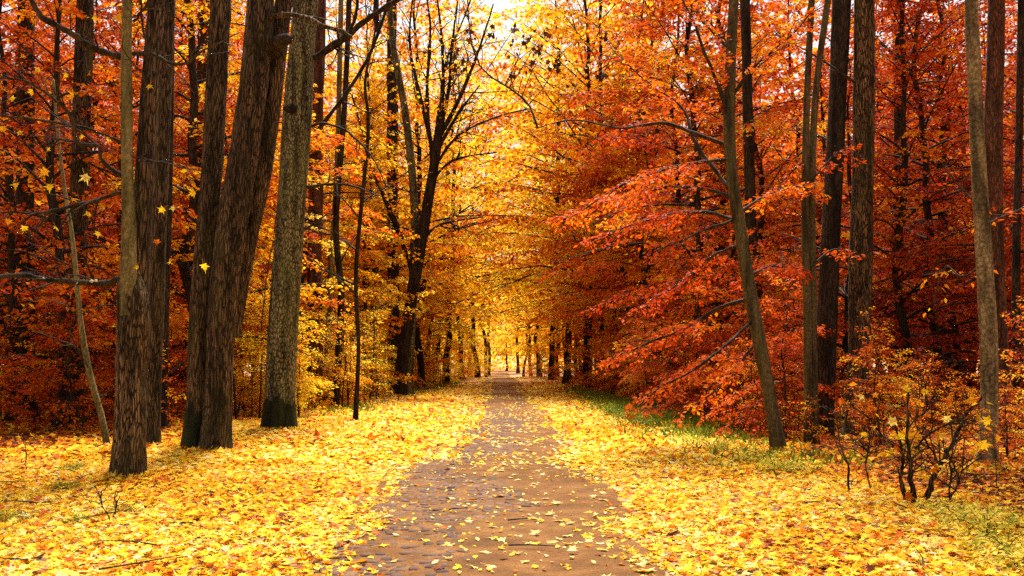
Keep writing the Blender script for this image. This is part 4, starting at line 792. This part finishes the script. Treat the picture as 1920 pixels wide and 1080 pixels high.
saplings(40, (-8.4, -5.4), (26, 44), ['leaf_yellow', 'leaf_lemon', 'leaf_lemon'], 'thin sapling with small {c} leaves right of the olive grey trunk', 'saplings along the left verge', sc=(.9, 1.4))
saplings(14, (-7, -5.2), (44, 75), ['leaf_yellow', 'leaf_lemon'], 'small yellow sapling far along the left verge', 'far saplings of the left verge')
saplings(26, (-17, -7.5), (20, 34), ['leaf_rust', 'leaf_amber', 'leaf_orange'], 'low sapling with {c} leaves on the shaded floor of the left wood', 'saplings of the left wood floor', pick=(0, 4))
saplings(30, (5.0, 9.5), (14.5, 26), ['leaf_orange', 'leaf_yellow', 'leaf_amber', 'leaf_deep'], 'thin sapling with small {c} leaves under the right beeches', 'saplings under the right beeches', sc=(.45, .8), pick=(0, 4))
saplings(16, (5.2, 8.6), (11.6, 17), ['leaf_amber', 'leaf_yellow', 'leaf_orange'], 'thin sapling with sparse {c} leaves near the maple shrub', 'saplings around the maple shrub', sc=(.28, .46), pick=(0, 5))
saplings(22, (4.3, 7), (27, 60), ['leaf_amber', 'leaf_yellow', 'leaf_orange'], 'low sapling with {c} leaves along the right verge', 'saplings along the right verge')

# green herbs and grass on the verges
def herbs():
    mb = MB(); q = np.random.default_rng(515)
    def patch(n, cx, cy, sx, sy, h, hue):
        x = q.normal(cx, sx, n); y = q.normal(cy, sy, n); z = gz(x, y); yaw = q.uniform(0, 6.28, n)
        d = np.column_stack([np.cos(yaw) * .6, np.sin(yaw) * .6, q.uniform(.4, 1.4, n)])
        leaves_into(mb, (RHOMB[0] * [.35, 1, 1], RHOMB[1]), np.column_stack([x, y, z]), d, q.normal(0, 1, (n, 3)), h * q.uniform(.5, 1.2, n), np.clip(q.normal(hue, .18, n), 0, 1))
    for (cx, cy, sx, sy, n) in [(4.0, 38, .45, 4, 3400), (3.8, 31, .45, 2.2, 3200), (4.1, 26, .45, 2.0, 1800), (3.9, 50, .45, 6, 2600), (4.1, 21, .5, 1.4, 1000), (4.3, 16, .5, 1.2, 300), (-5.2, 33, .4, 2.5, 500), (-5.0, 58, .5, 5, 1500), (-4.6, 70, .4, 4, 900)]:
        patch(int(n * .75), cx, cy, sx * 1.25, sy, .22, .64)
    return mb.mesh('verge_grass', M['leaf_green'], smooth=False)
tag(link('verge_grass', herbs()), 'low green grass and herbs along the edges of the wood', 'grass', kind='stuff')

def fern_variant(seed):
    T = Tree(seed)
    for k in range(9):
        az = k * 2.4 + T.r.normal(0, .3); lp = limb_pts(T.r, np.zeros(3), az, R(T.r.uniform(40, 70)), T.r.uniform(.3, .5), .5, 7)
        tube(T.wood, lp, np.linspace(.004, .002, 7), 3); spray(T, lp, step=.03, sub_step=.045, sub_len=.3, spread=.04, wood=False, min_l=.06, tilt=.35)
    return T.wood.mesh('stems', M['leaf_green']), T.leaf_mesh('fronds', RHOMB, .055, .15)
FERN = [fern_variant(620 + k) for k in range(3)]
def ferns(lst, label, group, m):
    for i, (px, py, sc) in enumerate(lst):
        g = G(px, py); place('fern', FERN[i % 3], g[0], g[1], r.uniform(0, 6.28), sc, m, 'leaf_green', label, 'plant', group, 'stems', 'fronds', .02)
M['leaf_fern'] = leaf_mat('leaf_fern', [(0, (.10, .16, .02)), (.4, (.34, .34, .03)), (.7, (.66, .52, .04)), (1, (.80, .66, .12))])
ferns([(1335, 845, 1.1), (1300, 838, .9), (1365, 852, 1.0), (1400, 868, 1.0), (1430, 872, 1.1), (1465, 885, 1.0), (1270, 832, .8), (1500, 890, .9)], 'yellowing fern in front of the curving beech', 'ferns in front of the beech', 'leaf_fern')
ferns([(1180, 790, 1.3), (1150, 782, 1.2), (1210, 800, 1.2)], 'bright green herb on the right verge below the red branches', 'green herbs of the right verge', 'leaf_green')
ferns([(1800, 985, .9), (1850, 1010, 1.0), (1890, 1040, 1.0), (1770, 965, .8), (1905, 1000, .9), (1840, 975, .7), (1912, 1072, 1.0)], 'green yellow fern low in the right corner near the maple shrub', 'ferns beside the maple shrub', 'leaf_fern')
ferns([(120, 920, .6), (135, 885, .5), (230, 965, .5), (10, 980, .6), (145, 985, .4)], 'small green plant poking out of the leaves before the stout trunk', 'small plants in the left leaf carpet', 'leaf_green')
ferns([(815, 712, 2.6), (800, 722, 2.2), (828, 706, 2.4), (838, 712, 1.8)], 'green bushy clump beside the far left edge of the path', 'green clumps on the far left verge', 'leaf_green')

# bare twigs poking out of the leaves, left
for k, (pl, lab) in enumerate([([(205, 985), (198, 955), (192, 930), (200, 905)], 'forked bare twig standing in the yellow leaves, nearest the stout trunk foot'), ([(212, 975), (218, 955), (222, 935), (226, 918)], 'crooked dark twig with small green leaves beside it'), ([(50, 880), (48, 850), (50, 820)], 'short thin stick upright in the leaves at the left')]):
    g = G(*pl[0]); e = link('twig', None, loc=g); tag(e, lab, 'twig', None)
    branch(e, g, [(x, y, g[1] - .05 * j) for j, (x, y) in enumerate(pl)], .008, .004, 'twig', seed=700 + k, tw=(0, .2, 5, .003), name='stick')

mb = MB(); q = np.random.default_rng(818)
for k in range(80):
    y = 7 + 20 * q.random() ** 1.2; x = q.uniform(-1, 1) * (.52 * y + .5)
    if abs(x - float(path_c(y))) < 1.2 and q.random() < .8: continue
    a = q.uniform(0, 3.14); l = q.uniform(.15, .6); p0 = np.array([x, y, float(gz(x, y)) + .06]); d = np.array([math.cos(a), math.sin(a), q.normal(0, .06)])
    tube(mb, smooth(np.array([p0, p0 + d * l * .5 + q.normal(0, .03, 3) * [1, 1, .3], p0 + d * l]), 5), np.linspace(.008, .004, 5), 4)
tag(link('fallen_twigs', mb.mesh('fallen_twigs', M['twig'])), 'thin dead twigs scattered among the fallen leaves', 'twigs', kind='stuff')
# white marker at the end of the path
g = np.array([P(911, 700, 112)[0], 112.0, float(gz(P(911, 700, 112)[0], 112))]); e = link('marker_post', None, loc=g); tag(e, 'small white marker post at the far end of the path', 'post')
for nm, zz, hh, ww, mt in (('post', 0, .95, .10, 'white_paint'), ('post', 0, .95, .10, 'white_paint'), ('board', .55, .32, .42, 'white_paint')):
    mb = MB(); w = ww / 2; v = np.array([[sx * w, sy * .03, z] for z in (zz, zz + hh) for sx, sy in ((-1, -1), (1, -1), (1, 1), (-1, 1))])
    mb.add(v, [[0, 3, 2, 1], [4, 5, 6, 7], [0, 1, 5, 4], [1, 2, 6, 5], [2, 3, 7, 6], [3, 0, 4, 7]])
    o = link(nm, mb.mesh(nm, M[mt], False), e)
    if nm == 'post': o.location.x = -.15 if not any(c.name.startswith('post') and c is not o for c in e.children) else .15
    else: o.location.y = -.07

# the far wood that closes the view
def far_wood():
    q = np.random.default_rng(77); mb = MB()
    n = 150000; y = q.uniform(60, 190, n); side = np.where(q.random(n) < .5, -1, 1); x = side * (np.where(y < 120, 15, 7) + q.random(n) * (.62 * y + 6 - np.where(y < 120, 15, 7)))
    z = q.uniform(.2, 1, n) ** 1.1 * (24 + 18 * vnoise(x * .14, y * .14, 9)) * np.where(q.random(n) < .5, 1, .4)
    k = vnoise(x * .35, y * .35 + z * .5, 14) > .40; x, y, z = x[k], y[k], z[k]; n = len(x)
    leaves_into(mb, BROAD, np.column_stack([x, y, z + gz(x, y)]), q.normal(0, 1, (n, 3)) + [0, 0, -.5], q.normal(0, .8, (n, 3)) + [0, 0, 1], q.uniform(.4, .8, n), np.clip(q.beta(1.6, 1.6, n) + .25 * (vnoise(x * .12, y * .12, 19) - .5), 0, 1))
    return mb.mesh('far_woodland', M['leaf_orange'], smooth=False)
def glade():
    q = np.random.default_rng(78); mb = MB(); n = 30000; y = q.uniform(175, 215, n); x = q.uniform(-32, 32, n); z = q.random(n) * 22 + .1
    leaves_into(mb, BROAD, np.column_stack([x, y, z + gz(x, y)]), q.normal(0, 1, (n, 3)) + [0, 0, -.5], q.normal(0, .8, (n, 3)) + [0, 0, 1], q.uniform(.35, .7, n), q.beta(1.6, 1.6, n))
    return mb.mesh('far_thicket', M['leaf_lemon'], smooth=False)
tag(link('far_thicket', glade()), 'distant mass of pale yellow woodland beyond the end of the path', 'woodland', kind='stuff')
tag(link('far_woodland', far_wood()), 'distant mass of orange woodland closing the view between the trunks', 'woodland', kind='stuff')

# ------------------------------------------------------------------ labels of look-alikes: tell them apart by distance along the path
ORD = ['nearest', 'second nearest', 'third nearest', 'fourth nearest', 'fifth nearest', 'sixth nearest', 'seventh nearest', 'eighth nearest', 'ninth nearest', 'tenth nearest', 'eleventh nearest', 'twelfth nearest', 'thirteenth nearest', 'fourteenth nearest']
same = {}
for o in S.objects:
    if o.parent is None and o.get('label') and o.get('category') != 'leaf': same.setdefault(o['label'], []).append(o)
for lab, obs in same.items():
    if len(obs) < 2: continue
    obs.sort(key=lambda o: o.location.y); n = len(obs)
    for k, o in enumerate(obs):
        o['label'] = lab + (', ' + (ORD[k] if k < n - 1 else 'farthest') if n <= 14 else ', ' + ('near the viewer', 'midway back', 'farther back')[k * 3 // n])
